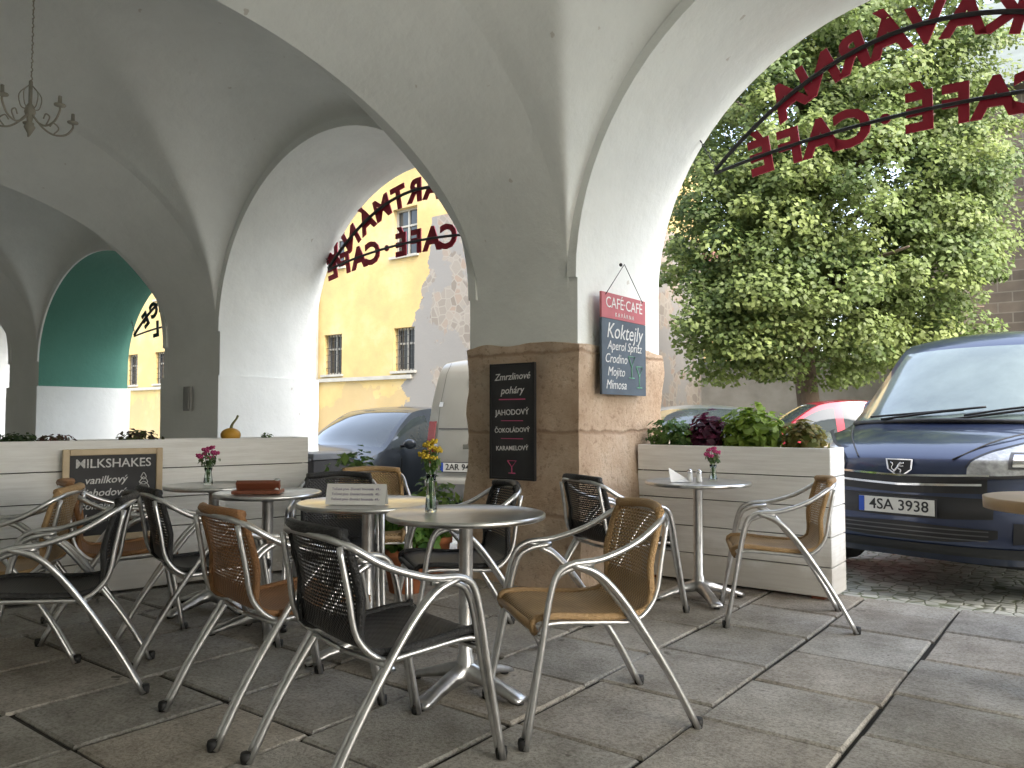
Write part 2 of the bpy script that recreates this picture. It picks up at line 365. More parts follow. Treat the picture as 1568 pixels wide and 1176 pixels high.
def text(name,s,size,M,mat_,parent,depth=0.002,shear=0.0,align='CENTER',bold=0.0,space=1.0):
    cu=bpy.data.curves.new(name,'FONT'); cu.body=s; cu.size=size; cu.extrude=depth; cu.shear=shear; cu.align_x=align; cu.align_y='CENTER'
    cu.offset=bold; cu.space_character=space; cu.resolution_u=3
    o=bpy.data.objects.new(name+'_tmp',cu); bpy.context.scene.collection.objects.link(o)
    bpy.context.view_layer.update()
    me=bpy.data.meshes.new_from_object(o.evaluated_get(bpy.context.evaluated_depsgraph_get()))
    bpy.data.objects.remove(o); me.materials.clear(); me.materials.append(mat_)
    t=place(name,me,parent); t.matrix_local=M; return t
def FR(o,ex,ey):
    ex=Vector(ex).normalized(); ey=Vector(ey); ey=(ey-ex*ey.dot(ex)).normalized(); ez=ex.cross(ey)
    return Matrix(((ex.x,ey.x,ez.x,o[0]),(ex.y,ey.y,ez.y,o[1]),(ex.z,ey.z,ez.z,o[2]),(0,0,0,1)))

# ------------------------------------------------------------------ arcade building
YI,YO,YB=4.63,5.87,-0.38
SPV=2.1; YC=(YI+YB)/2; HWY=(YI-YB)/2; RB=1.42; RD=0.48
ARCH=[(-16.2,-12.8,2.0,1.30,4.0),(-11.8,-8.48,2.0,1.32,4.1),(-7.38,-3.95,2.12,1.74,4.4),(-2.96,1.04,2.2,2.0,4.6),(2.04,5.6,2.1,1.75,4.4)]
arc=empty('arcade_building',arc=True)
W=Geo(); ZT=5.3
def arcpts(a,n=40,y=0):
    x0,x1,sp,ri,_=a; xc=(x0+x1)/2; hw=(x1-x0)/2
    return [(xc-hw*math.cos(math.pi*i/n), sp+ri*math.sin(math.pi*i/n)) for i in range(n+1)]
for a in ARCH:
    pts=arcpts(a); green=abs(a[0]+11.8)<0.01
    for (y,flip,zt) in ((YI,0,ZT),(YO,1,9.6)):
        V=[];F=[]
        for (x,z) in pts: V+= [(x,y,z),(x,y,zt)]
        for i in range(len(pts)-1):
            q=(2*i,2*i+2,2*i+3,2*i+1); F.append(q if not flip else q[::-1])
        W.add(V,F,0 if y==YI else 2)
    prof=[(a[0],0.0),(a[0],1.0),(a[0],1.65)]+pts+[(a[1],1.65),(a[1],1.0),(a[1],0.0)]
    V=[];F=[];ny=6
    for (x,z) in prof:
        for j in range(ny+1): V.append((x,YI+(YO-YI)*j/ny,z))
    o=len(W.v); W.v.extend(V)
    for i in range(len(prof)-1):
        for j in range(ny):
            q=i*(ny+1)+j; W.f.append([o+q,o+q+1,o+q+ny+2,o+q+ny+1])
            zc=(prof[i][1]+prof[i+1][1])/2
            W.m.append(1 if (green and zc>1.65 and j>=0) else 0); W.sm.append(zc>2.1)
PIERS=[(-17.2,-16.2),(-12.8,-11.8),(-8.48,-7.38),(-3.95,-2.96),(1.04,2.04),(5.6,6.6)]
for (x0,x1) in PIERS:
    for y,zt,mi in ((YI,ZT,0),(YO,9.6,2)):
        W.add([(x0,y,0),(x1,y,0),(x1,y,zt),(x0,y,zt)],[(0,1,2,3)],mi)
W.obj('arch_wall',[M_plaster,M_green,M_facade],arc)
Rm=Geo()
for a in ARCH:
    pts=arcpts(a); xc=(a[0]+a[1])/2
    V=[];F=[]
    for (x,z) in pts:
        d=Vector((x-xc,z-a[2])); 
        if d.length<1e-6: d=Vector((1,0))
        d.normalize(); xo,zo=x+d.x*0.075,z+d.y*0.075
        V+=[(x,YI-0.022,z),(xo,YI-0.022,zo),(xo,YI,zo),(x,YI,z)]
    for i in range(len(pts)-1):
        b0,b1=4*i,4*i+4
        F+=[(b0,b1,b1+1,b0+1),(b0+1,b1+1,b1+2,b0+2),(b0+3,b1+3,b1,b0)]
    Rm.add(V,F,0)
Rm.obj('arch_rims',[M_plaster],arc)
def prof(t): return math.sqrt(max(0.0,1-t*t))
def vault(a,nx=110,ny=120):
    x0,x1=a[0]-0.08,a[1]+0.08; xc=(x0+x1)/2; hw=(x1-x0)/2
    rA=a[2]+a[3]+0.10-SPV; rC=a[4]-SPV
    V=[];F=[]
    for i in range(nx+1):
        X=xc-hw*math.cos(math.pi*i/nx); tx=max(-1,min(1,(X-xc)/hw))
        base=RB+RD*(1-((tx+1)/2)**1.5)
        for j in range(ny+1):
            Y=YC-HWY*math.cos(math.pi*j/ny); ty=max(-1,min(1,(Y-YC)/HWY))
            sx=1-tx*tx; sy=prof(ty)
            zA=(rA+(rC-rA)*sy)*prof(tx); zB=(base+(rC-base)*sx)*prof(ty)
            d=zA-zB; k=0.035*min(1,8*sx)
            z=(zA+zB+math.sqrt(d*d+k*k)-k)/2
            z+=0.016*noise.noise(Vector((X*1.1,Y*1.1,a[0])))*min(1,z)*min(1,3*sx)
            V.append((X,Y,SPV+z))
    for i in range(nx):
        for j in range(ny):
            q=i*(ny+1)+j; F.append((q,q+1,q+ny+2,q+ny+1))
    g=Geo(); g.add(V,F,0,True); return g
for a in ARCH: vault(a).obj('groin_vault',[M_plaster],arc)
g=Geo()
for (x0,x1) in PIERS:
    x0+=0.08; x1-=0.08
    V=[];F=[];n=120;m_=8
    for j in range(n+1):
        Y=YC-HWY*math.cos(math.pi*j/n); s_=math.sin(math.pi*j/n)
        for i in range(m_+1):
            u=i/m_; V.append((x0+(x1-x0)*u,Y,SPV+(RB+RD*u)*s_))
    for j in range(n):
        for i in range(m_): q=(m_+1)*j+i; F.append((q,q+m_+1,q+m_+2,q+1))
    g.add(V,F,0,True)
g.obj('transverse_arches',[M_plaster],arc)
g=Geo()
g.add([(-17.2,YB,0),(6.6,YB,0),(6.6,YB,ZT),(-17.2,YB,ZT)],[(0,1,2,3)],0)
g.add([(-17.2,YB,0),(-17.2,YO,0),(-17.2,YO,ZT),(-17.2,YB,ZT)],[(0,1,2,3)],0)
g.box((-5.3,(YO-9)/2-0.01,(ZT+9.6)/2),(23.8,YO+9-0.03,9.6-ZT-0.01),1)
g.box((-5.3,-4.9,2.6),(23.8,8.6,5.2),1)
g.add([(-17.4,YO+0.35,9.6),(6.8,YO+0.35,9.6),(6.8,-1.5,13.0),(-17.4,-1.5,13.0),(-17.4,-9.2,9.6),(6.8,-9.2,9.6)],[(0,1,2,3),(3,2,5,4)],2)
g.obj('building_mass',[M_plaster,M_facade,M_roof],arc)
def rough_block(x0,x1,y0,y1,z0,z1,amp,seed,n=22,nz=34,topamp=0.0,base=0.0):
    g=Geo()
    def P(x,y,z,nx,ny):
        d=base+noise.fractal(Vector((x*2.1+seed,y*2.1,z*2.1)),1.0,2.0,5)*amp
        d=max(d,base*0.35)
        fl=0.05*max(0,(0.9-z))/0.9
        zz=z+(topamp*noise.noise(Vector((x*3,y*3,seed))) if z>z1-1e-3 else 0)
        return (x+nx*(d+fl),y+ny*(d+fl),zz)
    per=[]
    def side(ax,ay,bx,by,nx,ny):
        for i in range(n):
            t=i/n; x=ax+(bx-ax)*t; y=ay+(by-ay)*t
            ex=nx;ey=ny
            if i==0: ex,ey=(-0.95 if ax<(x0+x1)/2 else 0.95),(-0.95 if ay<(y0+y1)/2 else 0.95)
            per.append((x,y,ex,ey))
    side(x0,y0,x1,y0,0,-1); side(x1,y0,x1,y1,1,0); side(x1,y1,x0,y1,0,1); side(x0,y1,x0,y0,-1,0)
    m=len(per); V=[];F=[]
    for k in range(nz+1):
        z=z0+(z1-z0)*k/nz
        for (x,y,nx,ny) in per: V.append(P(x,y,z,nx,ny))
    for k in range(nz):
        for i in range(m):
            i2=(i+1)%m; F.append((k*m+i,k*m+i2,(k+1)*m+i2,(k+1)*m+i))
    o=len(V)
    for (x,y,nx,ny) in per: V.append((min(max(x,x0+0.06),x1-0.06),min(max(y,y0+0.06),y1-0.06),z1+0.01))
    for i in range(m):
        i2=(i+1)%m; F.append((nz*m+i,nz*m+i2,o+i2,o+i))
    g.add(V,F,0,True); return g
o=rough_block(-3.95,-2.96,YI,YO,0,1.74,0.028,3.3,topamp=0.06,base=0.022).obj('sandstone_pier_base',[M_sand],arc)
es=o.modifiers.new('edges','EDGE_SPLIT'); es.split_angle=math.radians(50)
for (x0,x1) in PIERS:
    if abs(x0+3.95)<0.01: continue
    o=rough_block(x0,x1,YI,YO,0,1.66,0.006,x0,base=0.03).obj('pier_plinth',[M_plaster],arc)
    es=o.modifiers.new('edges','EDGE_SPLIT'); es.split_angle=math.radians(50)
g=Geo(); g.box((-7.86,YI-0.07,1.42),(0.13,0.03,0.26),0); g.box((-7.86,YI-0.09,1.42),(0.10,0.012,0.22),0)
g.obj('meter_box',[mat('grey_metal',(0.35,0.35,0.34),0.5)],arc)

# ------------------------------------------------------------------ floor slabs, street
def slabs():
    S=0.585; V=[];F=[];col=[]
    x=-17.2
    random.seed(5)
    while x<6.6:
        sxw=S*random.uniform(0.94,1.08)
        y0=-0.41-random.uniform(0,0.10)
        while y0<5.7-0.02:
            y1=min(y0+S*random.uniform(0.92,1.12),5.7)
            if 5.7-y1<0.25: y1=5.7
            j=random.uniform(0.006,0.012)
            jx=random.uniform(-0.005,0.005); dz=random.uniform(-0.005,0.004)
            a,b_,c,d=x+j+jx,x+sxw-j+jx,y0+j,y1-j
            t=[dz+random.uniform(-0.003,0.003) for _ in range(4)]
            w4=[random.uniform(-0.004,0.004) for _ in range(8)]
            o=len(V); e=0.009
            V+=[(a+w4[0],c+w4[1],-0.06),(b_+w4[2],c+w4[3],-0.06),(b_+w4[4],d+w4[5],-0.06),(a+w4[6],d+w4[7],-0.06)]
            V+=[(a+w4[0],c+w4[1],t[0]-e),(b_+w4[2],c+w4[3],t[1]-e),(b_+w4[4],d+w4[5],t[2]-e),(a+w4[6],d+w4[7],t[3]-e)]
            V+=[(a+e+w4[0],c+e+w4[1],t[0]),(b_-e+w4[2],c+e+w4[3],t[1]),(b_-e+w4[4],d-e+w4[5],t[2]),(a+e+w4[6],d-e+w4[7],t[3])]
            for r in (0,4):
                for k in range(4):
                    k2=(k+1)%4; F.append((o+r+k,o+r+k2,o+r+4+k2,o+r+4+k))
            F.append((o+8,o+9,o+10,o+11))
            cc=random.uniform(0.80,1.12); w=random.uniform(-0.03,0.03)
            col+=[(cc*(1+w),cc,cc*(1-w),1)]*9
            y0=y1
        x+=sxw
    g=Geo(); g.add(V,F,0); me=g.mesh('stone_pavement',[M_slab])
    at=me.color_attributes.new('tone','FLOAT_COLOR','CORNER'); arr=[]
    for p,c in zip(me.polygons,col): arr+=list(c)*p.loop_total
    at.data.foreach_set('color',arr)
    return place('stone_pavement',me,None,True)
slabs()
g=Geo(); g.add([(-17.2,-0.4,-0.016),(6.6,-0.4,-0.016),(6.6,5.69,-0.016),(-17.2,5.69,-0.016)],[(0,1,2,3)]); g.obj('pavement_bed',[M_bed],None,True)
g=Geo(); xs=[-400,-60,-21.0,-17,-13,-9,-6,-3,0,5,60,400]; ys=[-400,-20,5.0,8,16,40,400]
V=[(x,y,street_z_X(x)-0.0) for x in xs for y in ys]; ny=len(ys)
V=[(x,y,(z if y>4.9 else min(z,-0.08))) for (x,y,z) in V]
F=[(i*ny+j,(i+1)*ny+j,(i+1)*ny+j+1,i*ny+j+1) for i in range(len(xs)-1) for j in range(ny-1)]
g.add(V,F,0,False); g.obj('cobbled_ground',[M_cobble],None,True)

# ------------------------------------------------------------------ buildings across the square
def facade(g,x0,x1,z0,z1,y,wins,mi=0,depth=0.22):
    xs=sorted(set([x0,x1]+[w[0] for w in wins]+[w[1] for w in wins])); zs=sorted(set([z0,z1]+[w[2] for w in wins]+[w[3] for w in wins]))
    for i in range(len(xs)-1):
        for j in range(len(zs)-1):
            cx,cz=(xs[i]+xs[i+1])/2,(zs[j]+zs[j+1])/2
            if any(w[0]<cx<w[1] and w[2]<cz<w[3] for w in wins): continue
            g.add([(xs[i],y,zs[j]),(xs[i+1],y,zs[j]),(xs[i+1],y,zs[j+1]),(xs[i],y,zs[j+1])],[(0,1,2,3)],mi)
    for (a,b_,c,d) in wins:
        Y2=y+depth
        g.add([(a,y,c),(b_,y,c),(b_,y,d),(a,y,d),(a,Y2,c),(b_,Y2,c),(b_,Y2,d),(a,Y2,d)],[(0,1,5,4),(1,2,6,5),(2,3,7,6),(3,0,4,7)],mi)
def windows(parent,wins,y,grille=False):
    g=Geo()
    for (a,b_,c,d) in wins:
        yy=y+0.19; w=b_-a; h=d-c; cx=(a+b_)/2
        g.add([(a,yy+0.02,c),(b_,yy+0.02,c),(b_,yy+0.02,d),(a,yy+0.02,d)],[(0,1,2,3)],1)
        t=0.06
        g.box((a+t/2,yy,(c+d)/2),(t,0.05,h),0); g.box((b_-t/2,yy,(c+d)/2),(t,0.05,h),0)
        g.box((cx,yy,(c+d)/2),(0.05,0.052,h-0.01),0)
        for zz in (c+t/2,d-t/2,c+h*0.64): g.box((cx,yy,zz),(w-0.01,0.048,t*0.9),0)
        g.box((cx,y-0.02,c-0.04),(w+0.16,0.12,0.07),0)
        if grille:
            for k in range(1,6): g.box((a+w*k/6,y+0.08,(c+d)/2),(0.018,0.018,h-0.02),2)
            for k in range(1,6): g.box((cx,y+0.082,c+h*k/6),(w-0.02,0.014,0.014),2)
    g.obj('windows',[M_winframe,M_winglass,M_iron],parent)
Y1=16.0
yb=empty('yellow_townhouse',arc=True)
cols=[-34.6,-31.8,-29.6,-26.4,-23.0,-19.28,-16.15]
w1=[(c-0.42,c+0.42,2.6,3.85) for c in cols]; w2=[(c-0.5,c+0.5,5.95,7.35) for c in cols]+[(-13.2,-12.3,5.9,7.3)]
w3=[(c-0.35,c+0.35,0.3,0.9) for c in (-19.28,-26.4)]
g=Geo(); facade(g,-40,-10.5,-1,10.2,Y1,w1+w2+w3)
g.add([(-10.5,Y1,-1),(-10.5,Y1+8,-1),(-10.5,Y1+8,10.2),(-10.5,Y1,10.2)],[(0,1,2,3)],0)
g.add([(-40,Y1,-1),(-40,Y1+8,-1),(-40,Y1+8,10.2),(-40,Y1,10.2)],[(3,2,1,0)],0)
g.add([(-40,Y1+8,-1),(-10.5,Y1+8,-1),(-10.5,Y1+8,10.2),(-40,Y1+8,10.2)],[(3,2,1,0)],0)
g.obj('walls',[M_yellow],yb)
windows(yb,w1+w3,Y1,True); windows(yb,w2,Y1)
g=Geo(); g.box((-27.9,Y1-0.03,2.42),(24.2,0.1,0.11)); g.box((-25.25,Y1-0.12,10.15),(29.7,0.34,0.26)); g.obj('cornices',[M_winframe],yb)
g=Geo(); g.add([(-40.3,Y1-0.5,10.25),(-10.2,Y1-0.5,10.25),(-10.2,Y1+4,14),(-40.3,Y1+4,14),(-40.3,Y1+8.4,10.25),(-10.2,Y1+8.4,10.25)],[(0,1,2,3),(3,2,5,4)]); g.obj('roof',[M_roof],yb)
g=Geo(); g.tube([(-19.95,Y1-0.1,10),(-19.95,Y1-0.1,-0.5)],0.055,n=8); g.obj('downpipe',[M_winframe],yb)
Y2=25.0; h2=empty('yellow_house',arc=True)
w=[(c-0.45,c+0.45,1.6,3.0) for c in (-17.6,-15,-12.4)]+[(c-0.45,c+0.45,3.9,5.0) for c in (-17.6,-15,-12.4)]
g=Geo(); facade(g,-19,-11.2,-1,5.8,Y2,w); g.add([(-11.2,Y2,-1),(-11.2,Y2+7,-1),(-11.2,Y2+7,5.8),(-11.2,Y2+3.5,7.6),(-11.2,Y2,5.8)],[(0,1,2,3,4)],0); g.obj('walls',[M_yellow2],h2); windows(h2,w,Y2)
g=Geo(); g.add([(-19.3,Y2-0.5,5.6),(-10.9,Y2-0.5,5.6),(-10.9,Y2+3.5,7.7),(-19.3,Y2+3.5,7.7),(-19.3,Y2+7.5,5.6),(-10.9,Y2+7.5,5.6)],[(0,1,2,3),(3,2,5,4)]); g.obj('roof',[M_roof],h2)
g=Geo()
for cx in (-15,-12.6): g.add([(cx-0.9,Y2,3.6),(cx+0.9,Y2,3.6),(cx+0.9,Y2-1.1,3.05),(cx-0.9,Y2-1.1,3.05)],[(0,1,2,3)])
g.obj('awnings',[mat('orange_awning',(0.6,0.16,0.03),0.7)],h2)
g=Geo(); g.box((-7.2,24.0,1.2),(7.9,0.4,3.4),0); g.box((-7.2,24.0,2.97),(8.1,0.6,0.14),1); g.obj('garden_wall',[M_whitewall,M_roofgrey],None,True)
ch=empty('stone_church',arc=True)
w=[(1.2,2.4,3.5,7.2),(5.2,6.4,3.5,7.2),(9.2,10.4,3.5,7.2)]
g=Geo(); facade(g,-3.3,14,-1,9.2,22,w,depth=0.4); g.add([(-3.3,22,-1),(-3.3,32,-1),(-3.3,32,9.2),(-3.3,27,13.5),(-3.3,22,9.2)],[(4,3,2,1,0)],0); g.obj('walls',[M_stonewall],ch)
g=Geo(); g.box((-3.1,21.6,3.9),(0.9,0.9,9.6),0,taper=0.9); g.box((0.0,21.6,3.9),(0.9,0.9,9.6),0,taper=0.9); g.box((3.8,21.6,3.9),(0.9,0.9,9.6),0,taper=0.9); g.obj('buttresses',[M_stonewall],ch)
windows(ch,w,22.2)
g=Geo(); g.add([(-3.6,21.5,9.1),(14.3,21.5,9.1),(14.3,27,13.7),(-3.6,27,13.7),(-3.6,32.5,9.1),(14.3,32.5,9.1)],[(0,1,2,3),(3,2,5,4)]); g.obj('roof',[M_roofgrey],ch)

# ------------------------------------------------------------------ leaves
def leaf_mesh(name,cen,nor,size,cols,mat_=M_leaf,aspect=0.75):
    n=len(cen); nor=nor/np.linalg.norm(nor,axis=1,keepdims=True)
    r=rng.normal(size=(n,3)); u=np.cross(nor,r); u/=np.linalg.norm(u,axis=1,keepdims=True); v=np.cross(nor,u)
    s=size[:,None]
    P=np.stack([cen-u*s*0.5, cen+v*s*0.5*aspect+nor*s*0.12, cen+u*s*0.5, cen-v*s*0.5*aspect+nor*s*0.12],1).reshape(-1,3)
    me=bpy.data.meshes.new(name); me.vertices.add(4*n); me.vertices.foreach_set('co',P.ravel())
    me.loops.add(4*n); me.loops.foreach_set('vertex_index',np.arange(4*n))
    me.polygons.add(n); me.polygons.foreach_set('loop_start',np.arange(n)*4); me.polygons.foreach_set('loop_total',np.full(n,4))
    me.update(); me.validate()
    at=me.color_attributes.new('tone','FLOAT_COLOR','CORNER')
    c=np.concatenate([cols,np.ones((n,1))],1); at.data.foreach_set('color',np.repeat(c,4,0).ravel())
    me.materials.append(mat_); return me
tree=empty('linden_tree')
tx,ty=6.25,16.6; tz=gz(tx,ty)
g=Geo()
g.tube([(tx,ty,tz-0.1),(tx+0.05,ty,1.2),(tx-0.05,ty,2.6),(tx+0.1,ty,4.2),(tx+0.25,ty+0.1,6.2),(tx+0.2,ty,8.5)],0.2,rads=[0.30,0.24,0.22,0.19,0.13,0.05],n=10)
for k in range(22):
    a=k*2.4; z0=2.3+k*0.27; L_=3.3*(1-0.018*k); 
    p0=Vector((tx,ty,z0)); e=Vector((tx+0.5+math.cos(a)*L_,ty+math.sin(a)*L_*0.9,z0+1.3+0.06*k)); mid=(p0+e)/2+Vector((0,0,0.5))
    g.tube([p0,mid,e],0.06,rads=[0.10,0.06,0.02],n=6)
g.obj('trunk_and_limbs',[M_bark],tree)
lobes=[((6.8,16.6,6.2),(3.5,3.4,4.6),420),((4.7,15.6,4.4),(1.5,1.6,2.3),85),((6.0,15.0,3.5),(2.2,1.4,1.4),80),((8.3,15.6,4.0),(1.5,1.6,1.8),60),((7.8,15.8,8.8),(2.0,2.0,2.2),95),((5.6,15.8,7.2),(1.5,1.5,2.0),75),((9.2,16.0,6.3),(1.2,1.5,1.8),45),((4.3,15.6,3.1),(0.9,1.0,1.1),28),((7.2,15.2,5.8),(2.2,1.2,2.2),75)]
C=[];Nn=[];Sz=[];Co=[]
for (c,r,n) in lobes:
    for _ in range(n):
        d=rng.normal(size=3); d/=np.linalg.norm(d); rad=rng.uniform(0.30,1.0)**0.45
        cc=np.array(c)+d*np.array(r)*rad*rng.uniform(0.9,1.07)
        if cc[2]<2.0: continue
        k=int(rng.uniform(120,240)); cr=rng.uniform(0.30,0.66)
        q=rng.normal(size=(k,3)); q/=np.linalg.norm(q,axis=1,keepdims=True); q*=(rng.uniform(0.2,1,size=(k,1))**0.5)
        pts=cc+q*np.array([cr,cr,cr*0.62]); pts[:,2]-=0.35*(q[:,0]**2+q[:,1]**2)*cr
        C.append(pts); Nn.append(q*0.6+np.array([0.1,-0.6,0.65])+rng.normal(size=(k,3))*0.45)
        Sz.append(rng.uniform(0.07,0.135,size=k))
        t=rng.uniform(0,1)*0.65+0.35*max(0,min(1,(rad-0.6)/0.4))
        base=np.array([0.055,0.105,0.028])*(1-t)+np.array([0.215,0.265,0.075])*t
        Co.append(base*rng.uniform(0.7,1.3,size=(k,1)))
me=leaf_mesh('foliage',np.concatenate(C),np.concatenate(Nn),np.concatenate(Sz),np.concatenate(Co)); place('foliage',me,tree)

def plant(name,c,r,h,n,ls,colA,colB,parent=None,arc_=False,up=0.5,stems=True):
    q=rng.normal(size=(n,3)); q/=np.linalg.norm(q,axis=1,keepdims=True); q*=rng.uniform(0.25,1,size=(n,1))**0.5
    lump=1+0.25*np.sin(q[:,:1]*7+c[0])*np.cos(q[:,1:2]*6)
    P=np.array(c)+q*np.array([r[0],r[1],h])*lump; P[:,2]=np.maximum(P[:,2],c[2]-h*0.6)
    nn=q+np.array([0,0,up])+rng.normal(size=(n,3))*0.3
    t=rng.uniform(size=(n,1)); col=np.array(colA)*(1-t)+np.array(colB)*t
    me=leaf_mesh(name,P,nn,rng.uniform(0.6,1.2,size=n)*ls,col,aspect=0.6)
    o=place(name,me,parent,arc=arc_)
    return o

# ------------------------------------------------------------------ planters
def plankbox(name,L_,D_,H_,loc,rz,plants):
    e=empty(name,loc=loc,rz=rz)
    g=Geo(); n=5; ph=H_/n
    for k in range(n):
        z=ph*(k+0.5)
        g.box((L_/2,0.0125,z+0.02),(L_,0.025,ph-0.007),0)
        g.box((L_/2,D_-0.0125,z+0.02),(L_,0.025,ph-0.007),0)
        g.box((0.0125,D_/2,z+0.02),(0.024,D_-0.052,ph-0.007),0)
        g.box((L_-0.0125,D_/2,z+0.02),(0.024,D_-0.052,ph-0.007),0)
    o=g.obj('boards',[M_boards],e); bevel(o,0.003,1)
    g=Geo(); g.box((L_/2,D_/2,H_/2),(L_-0.07,D_-0.07,H_-0.1),0)
    g.obj('liner',[M_dark],e)
    g=Geo(); g.box((L_/2,D_/2,H_-0.04),(L_-0.06,D_-0.06,0.02),0); g.obj('soil',[M_soil],e)
    g=Geo()
    for xx in (0.1,L_-0.1): g.box((xx,D_/2,0.012),(0.08,D_-0.04,0.02),0)
    g.obj('feet',[M_brown],e)
    return e
px,py=A2W(-2.92,5.42)
pr=plankbox('white_planter',1.43,0.34,0.99,(px,py,0),-PHI,None)
plant('green_plant',(0.22,0.17,1.06),(0.22,0.15),0.15,560,0.06,(0.05,0.13,0.03),(0.16,0.26,0.06),pr)
plant('purple_coleus',(0.50,0.16,1.08),(0.15,0.13),0.17,400,0.08,(0.05,0.01,0.03),(0.16,0.02,0.06),pr)
plant('lime_coleus',(0.84,0.17,1.09),(0.25,0.16),0.20,620,0.09,(0.15,0.24,0.03),(0.28,0.40,0.06),pr)
plant('variegated_coleus',(1.20,0.17,1.05),(0.16,0.14),0.14,360,0.08,(0.12,0.16,0.03),(0.30,0.22,0.08),pr)
lx,ly=-4.35,4.13; ang=math.atan2(6.3-5.0,1.62)
pl=plankbox('white_planter',3.48,0.32,1.04,(lx,ly,0),ang,None)
plant('succulents',(1.50,0.16,1.05),(0.13,0.1),0.06,200,0.05,(0.03,0.08,0.03),(0.10,0.14,0.06),pl)
plant('red_succulent',(1.72,0.16,1.05),(0.12,0.1),0.05,200,0.04,(0.12,0.02,0.02),(0.10,0.10,0.05),pl)
plant('dark_coleus',(2.25,0.16,1.05),(0.16,0.1),0.07,240,0.05,(0.06,0.02,0.03),(0.12,0.16,0.04),pl)
plant('small_weed',(3.2,0.16,1.05),(0.06,0.05),0.05,60,0.035,(0.08,0.14,0.04),(0.14,0.2,0.06),pl)
g=Geo(); g.ball((0,0,0.05),0.075,0,16,(1,1,0.72)); g.tube([(0,0,0.09),(0.01,0,0.13),(0.04,0,0.17),(0.055,0,0.20)],0.008,1,rads=[0.014,0.01,0.008,0.009])
p=g.obj('pumpkin',[mat('pumpkin_skin',(0.62,0.33,0.04),0.45),mat('pumpkin_stem',(0.2,0.2,0.08),0.8)])
cx=lx+math.cos(ang)*2.90-math.sin(ang)*0.12; cy=ly+math.sin(ang)*2.90+math.cos(ang)*0.12; p.location=(cx,cy,1.03)

mb=empty('milkshake_chalkboard',loc=(lx+math.cos(ang)*1.74+math.sin(ang)*0.05,ly+math.sin(ang)*1.74-math.cos(ang)*0.05,0.0),rz=ang)
g=Geo(); bw,bh,z0=0.62,0.62,0.38
g.box((bw/2,0,z0+bh/2),(bw-0.06,0.012,bh-0.06),1)
for xx in (0.02,bw-0.02): g.box((xx,-0.004,z0+bh/2),(0.042,0.026,bh),0)
for zz in (z0+0.021,z0+bh-0.021): g.box((bw/2,-0.004,zz),(bw-0.083,0.0255,0.042),0)
o=g.obj('framed_board',[M_pine,M_chalkb],mb); bevel(o,0.004,1)
for k,(s_,sz,zz) in enumerate((('MILKSHAKES',0.084,0.90),('vanilkový',0.07,0.79),('jahodový',0.07,0.705),('čokoládový',0.07,0.62),('banánový',0.07,0.535))):
    text('lettering',s_,sz,FR((bw/2-(0.0 if k==0 else 0.05),-0.009,zz),(1,0,0.02*(k%2)),(0,0,1)),M_chalk,mb,shear=0.0 if k==0 else 0.25,bold=0.0008,depth=0.0008)
g=Geo()
g.tube([(0.46,-0.01,0.72),(0.475,-0.01,0.64),(0.52,-0.01,0.64),(0.535,-0.01,0.72)],0.003,0,n=5); 
for k in range(3): g.tube([(0.46+0.01*k,-0.01,0.73+0.035*k),(0.498,-0.01,0.715+0.035*k),(0.535-0.01*k,-0.01,0.73+0.035*k),(0.498,-0.01,0.77+0.03*k),(0.46+0.01*k,-0.01,0.73+0.035*k)],0.003,0,n=5)
g.obj('drawing',[M_chalk],mb)

cb=empty('cocktail_chalkboard',arc=True)
g=Geo(); yb_=YI-0.095
g.box((-3.46,yb_,1.185),(0.41,0.018,0.83),0)
for xx in (-3.657,-3.263): g.box((xx,yb_-0.004,1.185),(0.014,0.026,0.846),1)
for zz in (0.77,1.60): g.box((-3.46,yb_-0.004,zz),(0.378,0.0255,0.014),1)
g.obj('board',[M_chalkb,M_black],cb)
LN=(('Zmrzlinové',0.070,1.51,0.25),('poháry',0.074,1.41,0.25),('JAHODOVÝ',0.058,1.25,0),('ČOKOLÁDOVÝ',0.046,1.12,0),('KARAMELOVÝ',0.046,0.99,0))
for k,(s_,sz,zz,sh) in enumerate(LN):
    text('lettering',s_,sz,FR((-3.46,yb_-0.0115,zz),(1,0,0.03),(0,0,1)),M_chalk,cb,shear=sh,bold=0.0006,depth=0.0008)
g=Geo(); g.box((-3.46,yb_-0.0108,1.345),(0.24,0.002,0.008),0); g.box((-3.46,yb_-0.0108,1.19),(0.2,0.002,0.005),0); g.box((-3.46,yb_-0.0108,1.06),(0.2,0.002,0.005),0)
g.tube([(-3.50,yb_-0.012,0.90),(-3.46,yb_-0.012,0.855),(-3.42,yb_-0.012,0.90),(-3.50,yb_-0.012,0.90)],0.0045,0,n=5,sub=1); g.tube([(-3.46,yb_-0.012,0.855),(-3.46,yb_-0.012,0.81)],0.0045,0,n=5); g.tube([(-3.49,yb_-0.012,0.81),(-3.43,yb_-0.012,0.81)],0.0045,0,n=5)
g.obj('glass_drawing',[M_chalkp],cb)
hs=empty('hanging_cocktail_sign',arc=True); XS=-2.88
g=Geo(); yc,w_=5.14,0.66
g.box((XS,yc,1.655),(0.018,w_,0.55),0); g.box((XS,yc,2.025),(0.018,w_,0.185),1)
g.tube([(XS+0.012,yc-0.28,2.10),(XS+0.01,yc,2.36)],0.003,2,n=5); g.tube([(XS+0.012,yc+0.28,2.10),(XS+0.01,yc,2.36)],0.003,2,n=5); g.ball((XS-0.02,yc,2.36),0.014,2,8)
g.obj('board',[M_slate,M_pink,M_cap],hs)
